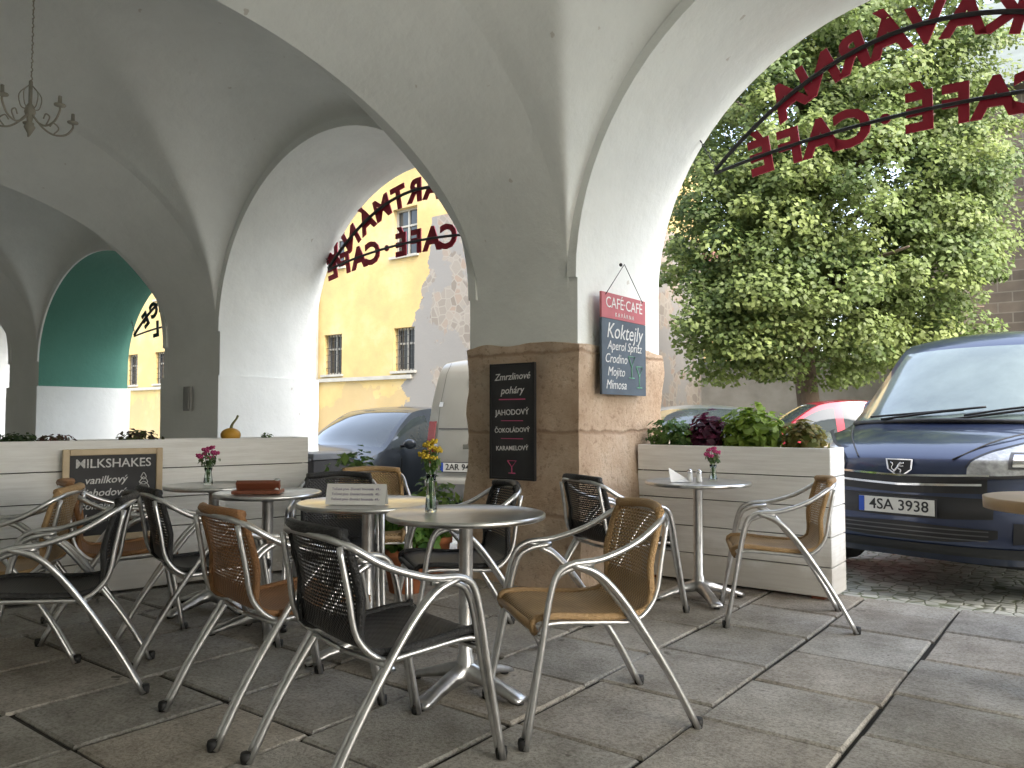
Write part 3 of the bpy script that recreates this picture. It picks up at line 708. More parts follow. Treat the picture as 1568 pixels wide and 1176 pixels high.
Lh=(('CAFÉ·CAFÉ',0.112,2.045,0,M_paper),('K A V Á R N A',0.045,1.965,0,M_paper),('Koktejly',0.16,1.84,0.25,M_chalk),('Aperol Spritz',0.095,1.735,0.25,M_chalk),('Crodino',0.095,1.64,0.25,M_chalk),('Mojito',0.095,1.545,0.25,M_chalk),('Mimosa',0.095,1.45,0.25,M_chalk))
for k,(s_,sz,zz,sh,mm) in enumerate(Lh):
    off=0 if k<4 else -0.13
    text('lettering',s_,sz,FR((XS+0.0105,yc+off,zz),(0,1,0),(0,0,1)),mm,hs,shear=sh,bold=0.0,depth=0.0008)
g=Geo()
for (yy,zz) in ((yc+0.10,1.62),(yc+0.22,1.55)):
    X_=XS+0.012
    g.tube([(X_,yy-0.05,zz+0.05),(X_,yy,zz-0.03),(X_,yy+0.05,zz+0.05),(X_,yy-0.05,zz+0.05)],0.004,0,n=5,sub=1); g.tube([(X_,yy,zz-0.03),(X_,yy,zz-0.11)],0.004,0,n=5); g.tube([(X_,yy-0.04,zz-0.11),(X_,yy+0.04,zz-0.11)],0.004,0,n=5)
g.obj('glass_drawing',[M_chalkg],hs)

# ------------------------------------------------------------------ arch signs
def archsign(name,xc,hw,z0,rise,low,Y,word,xa,xb,cafe,ca,cb_,size,mletter=M_red):
    e=empty(name,arc=True); g=Geo()
    def up(X): t=(X-xc)/hw; return z0+rise*(1-t*t)
    def lo(X): t=(X-xc)/hw; return z0-0.02+low*(1-t*t)
    n=28
    for fn,r in ((up,0.018),(lo,0.014)):
        g.tube([(xc-hw+2*hw*i/n,Y,fn(xc-hw+2*hw*i/n)) for i in range(n+1)],r,0,n=6,sub=1)
    for sgn in (-1,1):
        p0=Vector((xc+sgn*hw*0.99,Y,z0+0.02)); p1=Vector((xc+sgn*(hw+0.16),Y,z0+0.36))
        for k in range(9):
            a_=p0.lerp(p1,k/9); b_=p0.lerp(p1,(k+0.8)/9); off=Vector((0.010,0,0.004)) if k%2 else Vector((0,0.011,0)); m_=(a_+b_)/2
            g.tube([a_,m_+off,b_],0.004,0,n=5,sub=2); g.tube([a_,m_-off,b_],0.004,0,n=5,sub=2)
    g.obj('iron_frame',[M_iron],e)
    for (wd_,p,q,fn) in ((word,xa,xb,up),(cafe,ca,cb_,lo)):
        for i,chh in enumerate(wd_):
            if chh==' ': continue
            X=p+(q-p)*i/(len(wd_)-1); dz=(fn(X+0.01)-fn(X-0.01))/0.02
            if chh=='-': chh='·'
            text('letter',chh,size,FR((X,Y+0.02,fn(X)-0.01),(-1,0,-dz),(-dz,0,1)),mletter,e,depth=0.006,bold=0.014)
    return e
archsign('cafe_arch_sign',-0.93,1.50,3.15,0.72,0.15,5.80,'KAVÁRNA',-0.46,-1.86,'BAR-CAFÉ-CAFÉ',0.55,-2.06,0.36)
archsign('cafe_arch_sign',-5.66,1.42,2.93,0.66,0.14,5.80,'APARTMÁNY',-4.98,-6.96,'CAFÉ-CAFÉ-CAFÉ',-4.15,-7.03,0.33)
archsign('hotel_arch_sign',-10.14,1.35,2.45,0.55,0.10,5.80,'RESTAURACE',-9.2,-11.2,'HOTEL',-9.5,-10.9,0.30,M_black_let)

# ------------------------------------------------------------------ chandelier
g=Geo(); cxx,cyy=-5.66,YC; zt=4.39
for k in range(32): 
    z=zt-0.03*k-0.02
    g.tube([(cxx,cyy,z+0.018),(cxx+(0.009 if k%2 else 0),cyy+(0 if k%2 else 0.009),z),(cxx,cyy,z-0.018)],0.0045,0,n=5,sub=2)
g.lathe([(0.0,3.46),(0.012,3.45),(0.012,3.30),(0.03,3.27),(0.035,3.24),(0.02,3.20),(0.014,3.17),(0.035,3.14),(0.02,3.11),(0.004,3.08)],(cxx,cyy,0),0,12)
for k in range(5):
    a=k*2*math.pi/5+0.3; c,s_=math.cos(a),math.sin(a)
    def q(r,z): return (cxx+c*r*1.12,cyy+s_*r*1.12,z)
    g.tube([q(0.02,3.22),q(0.07,3.16),q(0.13,3.13),q(0.20,3.15),q(0.24,3.21),q(0.24,3.24)],0.007,0,n=6)
    g.tube([q(0.13,3.13),q(0.16,3.18),q(0.13,3.21),q(0.11,3.18)],0.005,0,n=5)
    g.lathe([(0.004,3.235),(0.034,3.245),(0.036,3.255),(0.012,3.26),(0.011,3.31),(0.0,3.315)],q(0.24,0),0,10)
    g.tube([q(0.012,3.42),q(0.06,3.36),q(0.05,3.28),q(0.02,3.26)],0.004,0,n=5)
g.obj('chandelier',[mat('aged_brass',(0.36,0.34,0.28),0.6,0.2)],None,True)

# ------------------------------------------------------------------ chairs
def chair_mesh(wm,name):
    g=Geo(); S=1.005
    arm=[(0.285,0.33,0.0),(0.278,0.275,0.30),(0.275,0.225,0.57),(0.275,0.165,0.648),(0.272,0.03,0.665),(0.25,-0.12,0.715),(0.22,-0.235,0.785),(0.15,-0.285,0.812),(0.0,-0.305,0.82)]
    full=arm+[(-x,y,z) for (x,y,z) in arm[-2::-1]]
    g.tube(full,0.013,0,n=8,sub=4)
    for s in (1,-1):
        g.tube([(s*0.257,0.335,0.0),(s*0.250,0.27,0.30),(s*0.247,0.215,0.56),(s*0.247,0.16,0.625),(s*0.247,0.05,0.645)],0.012,0,n=7)
        g.tube([(s*0.275,-0.37,0.0),(s*0.272,-0.25,0.22),(s*0.275,-0.08,0.48),(s*0.277,0.04,0.61),(s*0.275,0.15,0.652)],0.013,0,n=8)
        g.tube([(s*0.248,-0.372,0.0),(s*0.245,-0.25,0.22),(s*0.246,-0.08,0.46),(s*0.248,0.03,0.59),(s*0.248,0.10,0.63)],0.012,0,n=7)
        g.tube([(s*0.255,0.268,0.395),(s*0.235,0.22,0.43),(s*0.235,0.0,0.42),(s*0.235,-0.13,0.42),(s*0.225,-0.215,0.50),(s*0.22,-0.245,0.64),(s*0.213,-0.275,0.79)],0.011,0,n=7)
        g.tube([(s*0.255,-0.12,0.40),(s*0.22,-0.14,0.41),(0,-0.15,0.405)],0.009,0,n=7,sub=2)
        for (x,y) in ((s*0.272,0.334),(s*0.262,-0.373)): g.lathe([(0.019,-0.002),(0.0225,0.02),(0.020,0.035)],(x,y,0),2,10)
    g.tube([(-0.255,0.262,0.385),(0.0,0.262,0.385),(0.255,0.262,0.385)],0.010,0,n=7,sub=1)
    P=[(0.272,0.395,0.215),(0.288,0.425,0.225),(0.270,0.452,0.23),(0.18,0.456,0.232),(0.06,0.444,0.232),(-0.07,0.438,0.228),(-0.15,0.445,0.222),(-0.195,0.475,0.218),(-0.222,0.54,0.218),(-0.243,0.62,0.218),(-0.262,0.70,0.216),(-0.283,0.775,0.21),(-0.298,0.815,0.195),(-0.308,0.828,0.185)]
    Q=[]
    for i in range(len(P)-1):
        for k in range(3):
            t=k/3; Q.append(tuple(P[i][j]*(1-t)+P[i+1][j]*t for j in range(3)))
    Q.append(P[-1])
    nu=12; V=[];UV=[];F=[]; s=0
    for i,(y,z,w) in enumerate(Q):
        if i>0: s+=math.hypot(y-Q[i-1][0],z-Q[i-1][1])
        back=min(1,max(0,(z-0.47)/0.15)) if y<-0.1 else 0
        for k in range(nu+1):
            u=2*k/nu-1
            V.append((u*w,y+0.045*back*u*u,z-(0.012*(1-u*u) if not back else 0))); UV.append((u*w+0.5,s))
    for i in range(len(Q)-1):
        for k in range(nu):
            q=i*(nu+1)+k; F.append((q,q+1,q+nu+2,q+nu+1))
    g.add(V,F,1,True,UV)
    for sgn in (-1,1):
        g.tube([(sgn*w,y+(0.045*min(1,max(0,(z-0.47)/0.15)) if y<-0.1 else 0),z) for (y,z,w) in P],0.0145,3,n=7,sub=2)
    g.tube([(-0.20,-0.25,0.825),(-0.1,-0.288,0.832),(0,-0.305,0.835),(0.1,-0.288,0.832),(0.20,-0.25,0.825)],0.02,3,n=8)
    g.tube([(-0.215,0.287,0.42),(0.215,0.287,0.42)],0.014,3,n=7)
    g.v=[(x*S,y*S,z*S) for (x,y,z) in g.v]
    solid={'b':mat('black_wrap',(0.016,0.016,0.016),0.45,bump=0.5,bscale=120),'t':mat('tan_wrap',(0.47,0.30,0.14),0.5,bump=0.5,bscale=120),'r':mat('brown_wrap',(0.32,0.155,0.06),0.5,bump=0.5,bscale=120)}[name]
    return g.mesh('cafe_chair',[M_alu,wm,M_cap,solid])
CH={'b':chair_mesh(M_wblack,'b'),'t':chair_mesh(M_wtan,'t'),'r':chair_mesh(M_wbrown,'r')}
chairs=[('b',-0.47,2.83,50),('t',0.29,3.26,-106),('r',-0.98,3.34,48),('b',-2.06,3.60,-112),('t',-2.58,4.08,-105),('r',-2.30,4.62,62),('b',-1.66,4.22,55),
('b',-0.28,4.30,-108),('b',0.66,5.02,62),('t',1.62,4.78,-78),('b',-1.08,4.86,170),('t',-0.98,5.42,172)]
for (c,x,y,a) in chairs:
    place('cafe_chair',CH[c],loc=(x,y,0.003),rz=-math.radians(a))

# ------------------------------------------------------------------ tables
def table(x,y,r=0.35,h=0.78,rot=0.8,edge=None,name='bistro_table',foot=0.31):
    g=Geo()
    g.lathe([(0,h-0.022),(r-0.03,h-0.022),(r-0.006,h-0.024),(r,h-0.018),(r,h-0.004),(r-0.005,h),(r-0.014,h),(r-0.018,h-0.003),(0,h-0.003)],(0,0,0),1 if edge is None else 3,64)
    if edge: g.lathe([(r+0.001,h-0.05),(r+0.012,h-0.05),(r+0.014,h-0.002),(r+0.001,h+0.001)],(0,0,0),3,64)
    g.lathe([(0.03,h-0.023),(0.11,h-0.026),(0.11,h-0.034),(0.034,h-0.05),(0.031,h-0.06),(0.031,0.16),(0.038,0.15),(0.042,0.10),(0.05,0.075),(0.02,0.06),(0,0.06)],(0,0,0),0,20)
    for k in range(4):
        a=rot+k*math.pi/2; ca,sa=math.cos(a),math.sin(a)
        V=[];F=[]
        sec=[(0.025,0.034,0.055,0.125),(0.10,0.034,0.05,0.105),(0.20,0.036,0.032,0.07),(foot-0.03,0.045,0.016,0.042),(foot,0.042,0.012,0.03)]
        for (d,w,zb,zt) in sec:
            for (ww,zz) in ((-w,zb),(w,zb),(w*0.8,zt*0.8+zb*0.2),(w*0.35,zt),(-w*0.35,zt),(-w*0.8,zt*0.8+zb*0.2)):
                V.append((ca*d-sa*ww,sa*d+ca*ww,zz))
        for i in range(len(sec)-1):
            for j in range(6):
                j2=(j+1)%6; F.append((i*6+j,i*6+j2,(i+1)*6+j2,(i+1)*6+j))
        F.append(tuple(range(6))); F.append(tuple(24+j for j in range(6)))
        g.add(V,F,0,True)
        g.lathe([(0.02,0.0),(0.02,0.016)],(ca*(foot-0.02),sa*(foot-0.02),0),2,12)
    return g.obj(name,[M_alu,M_steel,M_cap,M_tan_edge],loc=(x,y,0.004))
table(-0.205,3.52,0.355,rot=0.95)
table(-0.73,4.0,0.355,rot=0.5)
table(-1.40,4.52,0.30,rot=0.4)
table(-1.90,5.02,0.30,rot=1.0)
table(1.25,5.30,0.35,rot=0.15)
table(2.41,3.33,0.35,h=0.86,rot=0.78,edge=True,name='round_wooden_table',foot=0.20)

# ------------------------------------------------------------------ table things
def vase(x,y,z,h,r,pet,ca,cb_,nf=9,spread=0.05,fh=0.13):
    e=empty('flower_vase',loc=(x,y,z))
    g=Geo(); g.lathe([(0,0.001),(r*0.8,0.001),(r*0.85,0.01),(r*0.7,h*0.45),(r*0.55,h*0.75),(r*0.75,h),(r*0.68,h),(r*0.48,h*0.75),(r*0.62,h*0.45),(r*0.75,0.012),(0,0.01)],(0,0,0),0,18)
    g.obj('glass',[M_glass],e)
    g=Geo()
    for k in range(nf):
        a=k*2.4; q=spread*(0.3+0.7*((k*37)%10)/10); zz=h+fh*(0.45+0.55*((k*53)%10)/10)
        g.tube([(0.004*math.cos(a),0.004*math.sin(a),0.012),(0.3*q*math.cos(a),0.3*q*math.sin(a),h),(q*math.cos(a),q*math.sin(a),zz)],0.0018,0,n=5,sub=3)
        for m in range(9):
            b=m*0.7+k; rr=0.016; ct=(q*math.cos(a)+rr*0.7*math.cos(b),q*math.sin(a)+rr*0.7*math.sin(b),zz+0.006*(m%3)); g.ball(ct,0.008,1,6,(1,1,0.7))
    g.obj('stems_and_flowers',[mat('stem',(0.06,0.14,0.03),0.6),pet],e)
    plant('leaves',(0,0,h+fh*0.35),(spread*0.9,spread*0.9),fh*0.35,70,0.035,ca,cb_,e)
P_yel=mat('yellow_petals',(0.6,0.42,0.03),0.6); P_pin=mat('pink_petals',(0.50,0.05,0.18),0.6)
vase(-0.365,3.55,0.783,0.17,0.032,P_yel,(0.08,0.16,0.04),(0.2,0.28,0.07),11,0.05,0.15)
vase(-1.93,5.0,0.783,0.11,0.035,P_pin,(0.06,0.12,0.04),(0.14,0.2,0.07),12,0.07,0.13)
vase(1.36,5.32,0.783,0.11,0.033,P_pin,(0.06,0.12,0.04),(0.14,0.2,0.07),10,0.055,0.11)
def shaker(x,y,z):
    g=Geo(); g.lathe([(0,0.0),(0.019,0),(0.021,0.01),(0.017,0.055),(0.0,0.056)],(0,0,0),0,14); g.lathe([(0.018,0.056),(0.019,0.07),(0.011,0.082),(0,0.084)],(0,0,0),1,14)
    g.obj('salt_shaker',[M_paper,M_chrome],loc=(x,y,z))
shaker(1.24,5.22,0.784); shaker(1.19,5.27,0.784); shaker(-1.33,4.46,0.784)
g=Geo(); g.add([(0,0,0),(0.13,0.02,0),(0.15,0.10,0.0),(0.02,0.08,0),(-0.01,0.03,0.095),(0.11,0.06,0.02)],[(0,1,5,4),(4,5,2,3),(0,1,2,3)]); g.obj('paper_napkin',[M_paper],loc=(1.05,5.20,0.785))
g=Geo()
w_,h_=0.30,0.10
g.add([(-w_/2,0.03,0),(w_/2,0.03,0),(w_/2,0,h_),(-w_/2,0,h_),(-w_/2,-0.03,0),(w_/2,-0.03,0)],[(0,3,2,1),(4,5,2,3)],0)
o=g.obj('menu_card',[M_paper],loc=(-0.76,3.86,0.784),rz=-0.12)
M_ink=mat('ink',(0.2,0.15,0.3),0.8)
for k in range(3):
    zz=0.075-0.024*k
    text('print','Točené pivo  Domácí limonáda  49,-',0.0165,FR((0,-0.03*(1-zz/0.1)-0.0015,zz),(1,0,0),(0,0.287,0.958)),M_ink,o,depth=0.0003)
g=Geo(); g.box((0,0,0.01),(0.26,0.16,0.02),0); g.box((0,0,0.045),(0.24,0.03,0.05),0,Matrix.Rotation(0.5,3,'X')); o=g.obj('wooden_menu_tray',[M_brown],loc=(-1.43,4.44,0.784),rz=0.1); bevel(o,0.004,2)

# ------------------------------------------------------------------ pots
def pot(x,y,z,r,h,pl_):
    e=empty('potted_plant',loc=(x,y,z))
    g=Geo(); g.lathe([(0,0),(r*0.7,0),(r*0.95,h*0.82),(r*1.06,h*0.82),(r*1.08,h),(r*0.95,h),(r*0.92,h*0.9),(0,h*0.88)],(0,0,0),0,28); g.obj('terracotta_pot',[M_terra],e)
    plant('leaves',(0,0,h+pl_[1]*0.7),(pl_[0],pl_[0]),pl_[1],pl_[2],pl_[3],pl_[4],pl_[5],e)
pot(-0.74,5.55,0.0,0.17,0.30,(0.26,0.20,520,0.09,(0.05,0.14,0.02),(0.16,0.30,0.05)))
pot(-1.22,6.15,0.0,0.16,0.38,(0.24,0.34,560,0.10,(0.06,0.14,0.03),(0.18,0.28,0.07)))
pot(-0.62,6.25,0.0,0.14,0.28,(0.22,0.28,420,0.09,(0.05,0.12,0.02),(0.20,0.30,0.06)))

# ------------------------------------------------------------------ vehicles
class Veh:
    def __init__(s,name,loc,rz,profile,belt,wmax,p=2.6,z=0.0):
        s.e=empty(name,loc=(loc[0],loc[1],z),rz=-math.radians(rz)); s.P=profile; s.belt=belt; s.w=wmax; s.p=p
    def cr(s,i,t):
        P=s.P
        return [P[i][j]*(1-t)+P[i+1][j]*t for j in range(5)]
    def S(s,y,z,w,c,dr,u):
        return (u*w, y+c*abs(u)**s.p, z-dr*abs(u)**2.2)
    def body(s,paint_,glass,segmat,glass_side,pillars=(),sub=4,nl=24,sill=0.25,mid=0.6,wscreen=None):
        g=Geo(); st=[]
        P=s.P
        for i in range(len(P)-1):
            for k in range(sub): st.append((s.cr(i,k/sub),i))
        st.append((list(P[-1]),len(P)-2))
        arr=np.array([q[0] for q in st]); 
        for _ in range(2): arr[1:-1]=arr[1:-1]*0.6+0.2*(arr[:-2]+arr[2:])
        st=[(arr[i],st[i][1]) for i in range(len(st))]
        V=[];us=[2*k/nl-1 for k in range(nl+1)]
        for (q,i) in st:
            for u in us: V.append(s.S(*q,u))
        F=[];Mi=[]
        for a in range(len(st)-1):
            for k in range(nl):
                q=a*(nl+1)+k; F.append((q,q+1,q+nl+2,q+nl+1))
                uc=abs((us[k]+us[k+1])/2); sm=segmat.get(st[a][1],0)
                Mi.append(sm if (sm==0 or uc<0.93) else 0)
        o=len(g.v); g.v.extend(V)
        for f,m in zip(F,Mi): g.f.append([x+o for x in f]); g.m.append(m); g.sm.append(True)
        for sg in (-1,1):
            rows=[]
            for (q,i) in st:
                x,y,z=s.S(*q,sg); wb=s.w
                zb=min(z,s.belt); zm=min(z,mid); zs=min(z,sill)
                wt=abs(x)
                wbe=wb if z>s.belt+0.01 else min(wb,wt)
                if z>s.belt+0.01: f=min(1,(z-s.belt)/0.25); wbe=wt*(1-f)+wb*f
                wmm=max(wbe,min(wb,wt)); 
                rows.append([(sg*wt,y,z),(sg*(wt*0.85+wbe*0.15),y,z*0.85+zb*0.15),(sg*wbe,y,zb),(sg*min(wb*1.01,wmm*1.015),y,(zb+zm)/2),(sg*wmm,y,zm),(sg*wmm*0.985,y,zs)])
            V=[p for r in rows for p in r]; o=len(g.v); g.v.extend(V)
            for a in range(len(rows)-1):
                yc_=(rows[a][0][1]+rows[a+1][0][1])/2; zc=(rows[a][0][2]+rows[a+1][0][2])/2
                for k in range(5):
                    q=a*6+k; g.f.append([o+q,o+q+1,o+q+7,o+q+6]); g.sm.append(True)
                    gl=(k==1 and glass_side[0]<yc_<glass_side[1] and zc>s.belt+0.08 and not any(abs(yc_-pp)<0.06 for pp in pillars))
                    g.m.append(1 if gl else 0)
        g.obj('body',[paint_,glass,M_black if wscreen is None else wscreen,M_black],s.e)
        g=Geo(); g.box((0,(P[0][0]+P[-1][0])/2,0.3),(s.w*1.7,abs(P[-1][0]-P[0][0])-0.6,0.3),0); g.obj('underbody',[M_black],s.e)
    def front(s,u,z,off=0.006):
        P=s.P; 
        for i in range(len(P)-1):
            if P[i][1]<=z<=P[i+1][1]:
                t=(z-P[i][1])/max(1e-6,P[i+1][1]-P[i][1]); q=[P[i][j]*(1-t)+P[i+1][j]*t for j in range(5)]; break
        else: q=list(P[0])
        x,y,zz=s.S(*q,u); return Vector((x,y-off,z))
    def patch(s,name,u0,u1,lo,hi,mat_,off=0.008,n=14,m=4,th=None):
        g=Geo(); V=[];F=[]
        for i in range(n+1):
            u=u0+(u1-u0)*i/n; t=i/n; a=lo(t) if callable(lo) else lo; b_=hi(t) if callable(hi) else hi
            for j in range(m+1):
                z=a+(b_-a)*j/m; p=s.front(u,z,off)
                if abs(u)>0.6: p.x+=math.copysign(off*0.8,u)
                V.append(p)
        for i in range(n):
            for j in range(m): q=i*(m+1)+j; F.append((q,q+m+1,q+m+2,q+1))
        g.add(V,F,0,True); g.obj(name,[mat_],s.e)
    def wheels(s,ys,x,r=0.31):
        g=Geo()
        for y in ys:
            for sg in (-1,1):
                M=Matrix.Rotation(sg*math.pi/2,3,'Y')
                g.lathe([(r*0.6,-0.1),(r*0.97,-0.1),(r,-0.07),(r,0.07),(r*0.97,0.1),(r*0.62,0.1),(r*0.6,0.06)],(sg*x,y,r),0,28,M)
                g.lathe([(0,0.05),(r*0.2,0.07),(r*0.55,0.05),(r*0.6,0.09),(r*0.64,0.1)],(sg*x,y,r),1,20,M)
                g.lathe([(r*1.12,0.0),(r*1.2,0.108),(r*1.13,0.112),(r*0.99,0.06)],(sg*x,y,r+0.01),2,28,M)
        g.obj('wheels',[M_tyre,M_rim,M_black],s.e)
    def plate(s,z,txt,y=None,x=0.0,back=False):
        p=s.front(x/s.w,z,0.03)
        yy=p.y if y is None else y
        g=Geo(); g.box((x,yy,z),(0.54,0.012,0.125),1); g.box((x,yy-0.008,z),(0.52,0.006,0.108),0); g.box((x-0.24,yy-0.0125,z),(0.038,0.004,0.106),2)
        g.obj('number_plate',[M_plate,M_black,M_plblue],s.e)
        text('plate_text',txt,0.105,FR((x+0.02,yy-0.0125,z),(1,0,0),(0,0,1)),M_black,s.e,depth=0.001,bold=0.001)

vl,vd=A2W(-1.22,6.08)
prof_v=[(0.16,0.20,0.86,0.26,0),(0.05,0.27,0.93,0.34,0),(0.0,0.38,0.96,0.38,0),(0.0,0.56,0.97,0.39,0),(0.035,0.62,0.97,0.39,0),(0.05,0.78,0.97,0.38,0),(0.09,0.90,0.96,0.36,0.0),(0.26,1.00,0.93,0.30,0.02),(0.52,1.08,0.90,0.27,0.03),(0.84,1.14,0.87,0.25,0.03),(1.25,1.46,0.80,0.20,0.03),(1.70,1.82,0.74,0.14,0.03),(1.95,1.93,0.73,0.08,0.05),(2.4,1.99,0.73,0.02,0.06),(3.6,2.00,0.72,0.0,0.06),(4.6,1.95,0.72,0.0,0.06),(4.78,1.5,0.80,-0.06,0),(4.85,1.0,0.90,-0.08,0),(4.85,0.3,0.90,-0.08,0)]
v=Veh('parked_van',(vl,vd),50,prof_v,1.12,0.97,p=3.0,z=0.02)
v.body(M_pblue,M_cglass,{9:2,10:2},(1.3,4.5),(2.45,3.5),wscreen=M_wscreen)
v.wheels((0.92,3.9),0.86,0.33)
v.patch('upper_grille',-0.56,0.56,lambda t:0.665+0.02*abs(2*t-1),lambda t:0.775+0.02*abs(2*t-1),M_black,0.010)
v.patch('grille_bar',-0.53,0.53,lambda t:0.715+0.02*abs(2*t-1),lambda t:0.73+0.02*abs(2*t-1),M_chrome,0.018)
v.patch('grille_trim',-0.57,0.57,lambda t:0.778+0.02*abs(2*t-1),lambda t:0.792+0.02*abs(2*t-1),M_chrome,0.016)
v.patch('lower_grille',-0.62,0.62,lambda t:0.345+0.05*abs(2*t-1)**3,lambda t:0.47-0.02*abs(2*t-1),M_black,0.010)
v.patch('plate_recess',-0.60,0.60,lambda t:0.50+0.02*abs(2*t-1)**2,lambda t:0.645,M_black,0.007)
M_dtrim=mat('dark_trim',(0.10,0.10,0.105),0.35)
for k in range(3): v.patch('grille_slat',-0.58,0.58,0.375+0.03*k,0.383+0.03*k,M_dtrim,0.02)
v.patch('chin',-0.8,0.8,0.255,0.325,M_black,0.010)
v.patch('bumper_seam',-0.95,0.95,0.645,0.652,M_black,0.006,24,1)
for sg in (-1,1):
    a,b_=(0.44*sg,0.998*sg)
    top=lambda t:0.850+0.235*t**0.55; bot=lambda t:0.800+0.045*t*t
    v.patch('headlamp',a,b_,bot,top,M_lamp,0.012,26,10)
    v.patch('headlamp_rim',a*0.98,b_,lambda t:bot(t)-0.022,bot,M_black,0.014,22,1)
    v.patch('headlamp_brow',a*0.98,b_,top,lambda t:top(t)+0.014,M_black,0.014,22,1)
    v.patch('lamp_bowl',0.66*sg,0.78*sg,lambda t:0.85,lambda t:0.96,M_dtrim,0.016,6,4)
    v.patch('lamp_reflector',0.68*sg,0.76*sg,lambda t:0.865,lambda t:0.945,M_chrome,0.020,6,4)
    v.patch('indicator',0.86*sg,0.97*sg,lambda t:0.90,lambda t:0.97,M_amber,0.017,6,3)
    v.patch('fog_recess',0.70*sg,0.90*sg,lambda t:0.36+0.03*t,lambda t:0.50,M_black,0.010,10,3)
    q=v.front(0.79*sg,0.43,0.014); g=Geo(); g.lathe([(0.0,0.01),(0.045,0.008),(0.052,0.0)],q,0,16,Matrix.Rotation(math.pi/2,3,'X')); g.obj('fog_lamp',[M_lamp],v.e)
    g=Geo(); g.ball((0.99*sg,1.72,1.24),0.105,0,14,(0.7,0.55,1.15)); g.tube([(0.86*sg,1.72,1.15),(0.97*sg,1.72,1.2)],0.03,1,n=8); g.obj('mirror',[M_pblue,M_black],v.e)
v.plate(0.575,'4SA 3938')
q=v.front(0,0.845,0.03); g=Geo()
V=[(q.x+x,q.y,q.z+z) for (x,z) in ((-0.095,0.055),(0.095,0.055),(0.085,-0.02),(0.03,-0.06),(-0.03,-0.06),(-0.085,-0.02))]
V2=[(x,y+0.025,z) for (x,y,z) in V]; g.add(V+V2,[(0,5,4,3,2,1)]+[(i,(i+1)%6,6+(i+1)%6,6+i) for i in range(6)],0)
V=[(q.x+x*0.86,q.y-0.003,q.z+z*0.86) for (x,z) in ((-0.095,0.055),(0.095,0.055),(0.085,-0.02),(0.03,-0.06),(-0.03,-0.06),(-0.085,-0.02))]; g.add(V,[(0,5,4,3,2,1)],1)
yq=q.y-0.008
for pts,r in (([(-0.035,-0.035),(-0.012,-0.012),(0.002,0.012),(0.018,0.028)],0.010),([(0.010,0.020),(0.036,0.026)],0.007),([(0.000,0.004),(0.034,0.004)],0.005),([(-0.010,-0.012),(0.014,-0.022),(0.010,-0.042)],0.006),([(-0.030,-0.03),(-0.050,-0.012),(-0.040,0.016),(-0.056,0.030)],0.0045),([(-0.035,-0.034),(-0.040,-0.044)],0.006)):
    g.tube([(q.x+x,yq,q.z+z) for (x,z) in pts],r,0,n=6,sub=3)
g.obj('badge',[M_chrome,M_black],v.e)
g=Geo()
g.tube([(-0.80,1.02,1.145),(-0.4,0.86,1.160),(0,0.82,1.167),(0.4,0.86,1.160),(0.80,1.02,1.145)],0.022,0,n=6)
g.tube([(-0.50,0.86,1.18),(-0.1,0.92,1.235),(0.10,0.95,1.255)],0.010,0,n=6); g.tube([(-0.62,0.93,1.20),(-0.05,0.93,1.245),(0.25,0.98,1.275)],0.009,0,n=6)
g.tube([(0.05,0.84,1.18),(0.42,0.95,1.235),(0.58,1.02,1.26)],0.010,0,n=6); g.tube([(0.12,0.90,1.21),(0.42,0.98,1.26),(0.70,1.07,1.29)],0.009,0,n=6)
for sg in (-1,1):
    g.tube([(sg*0.33,0.11,0.905),(sg*0.52,0.40,1.035),(sg*0.74,0.86,1.125)],0.006,0,n=5)
g.obj('wipers_and_seams',[M_black],v.e)
g=Geo(); g.box((0,1.82,1.80),(0.14,0.05,0.07),0); g.box((0.0,1.45,1.20),(1.3,0.4,0.05),0); g.obj('interior_mirror',[M_black],v.e)

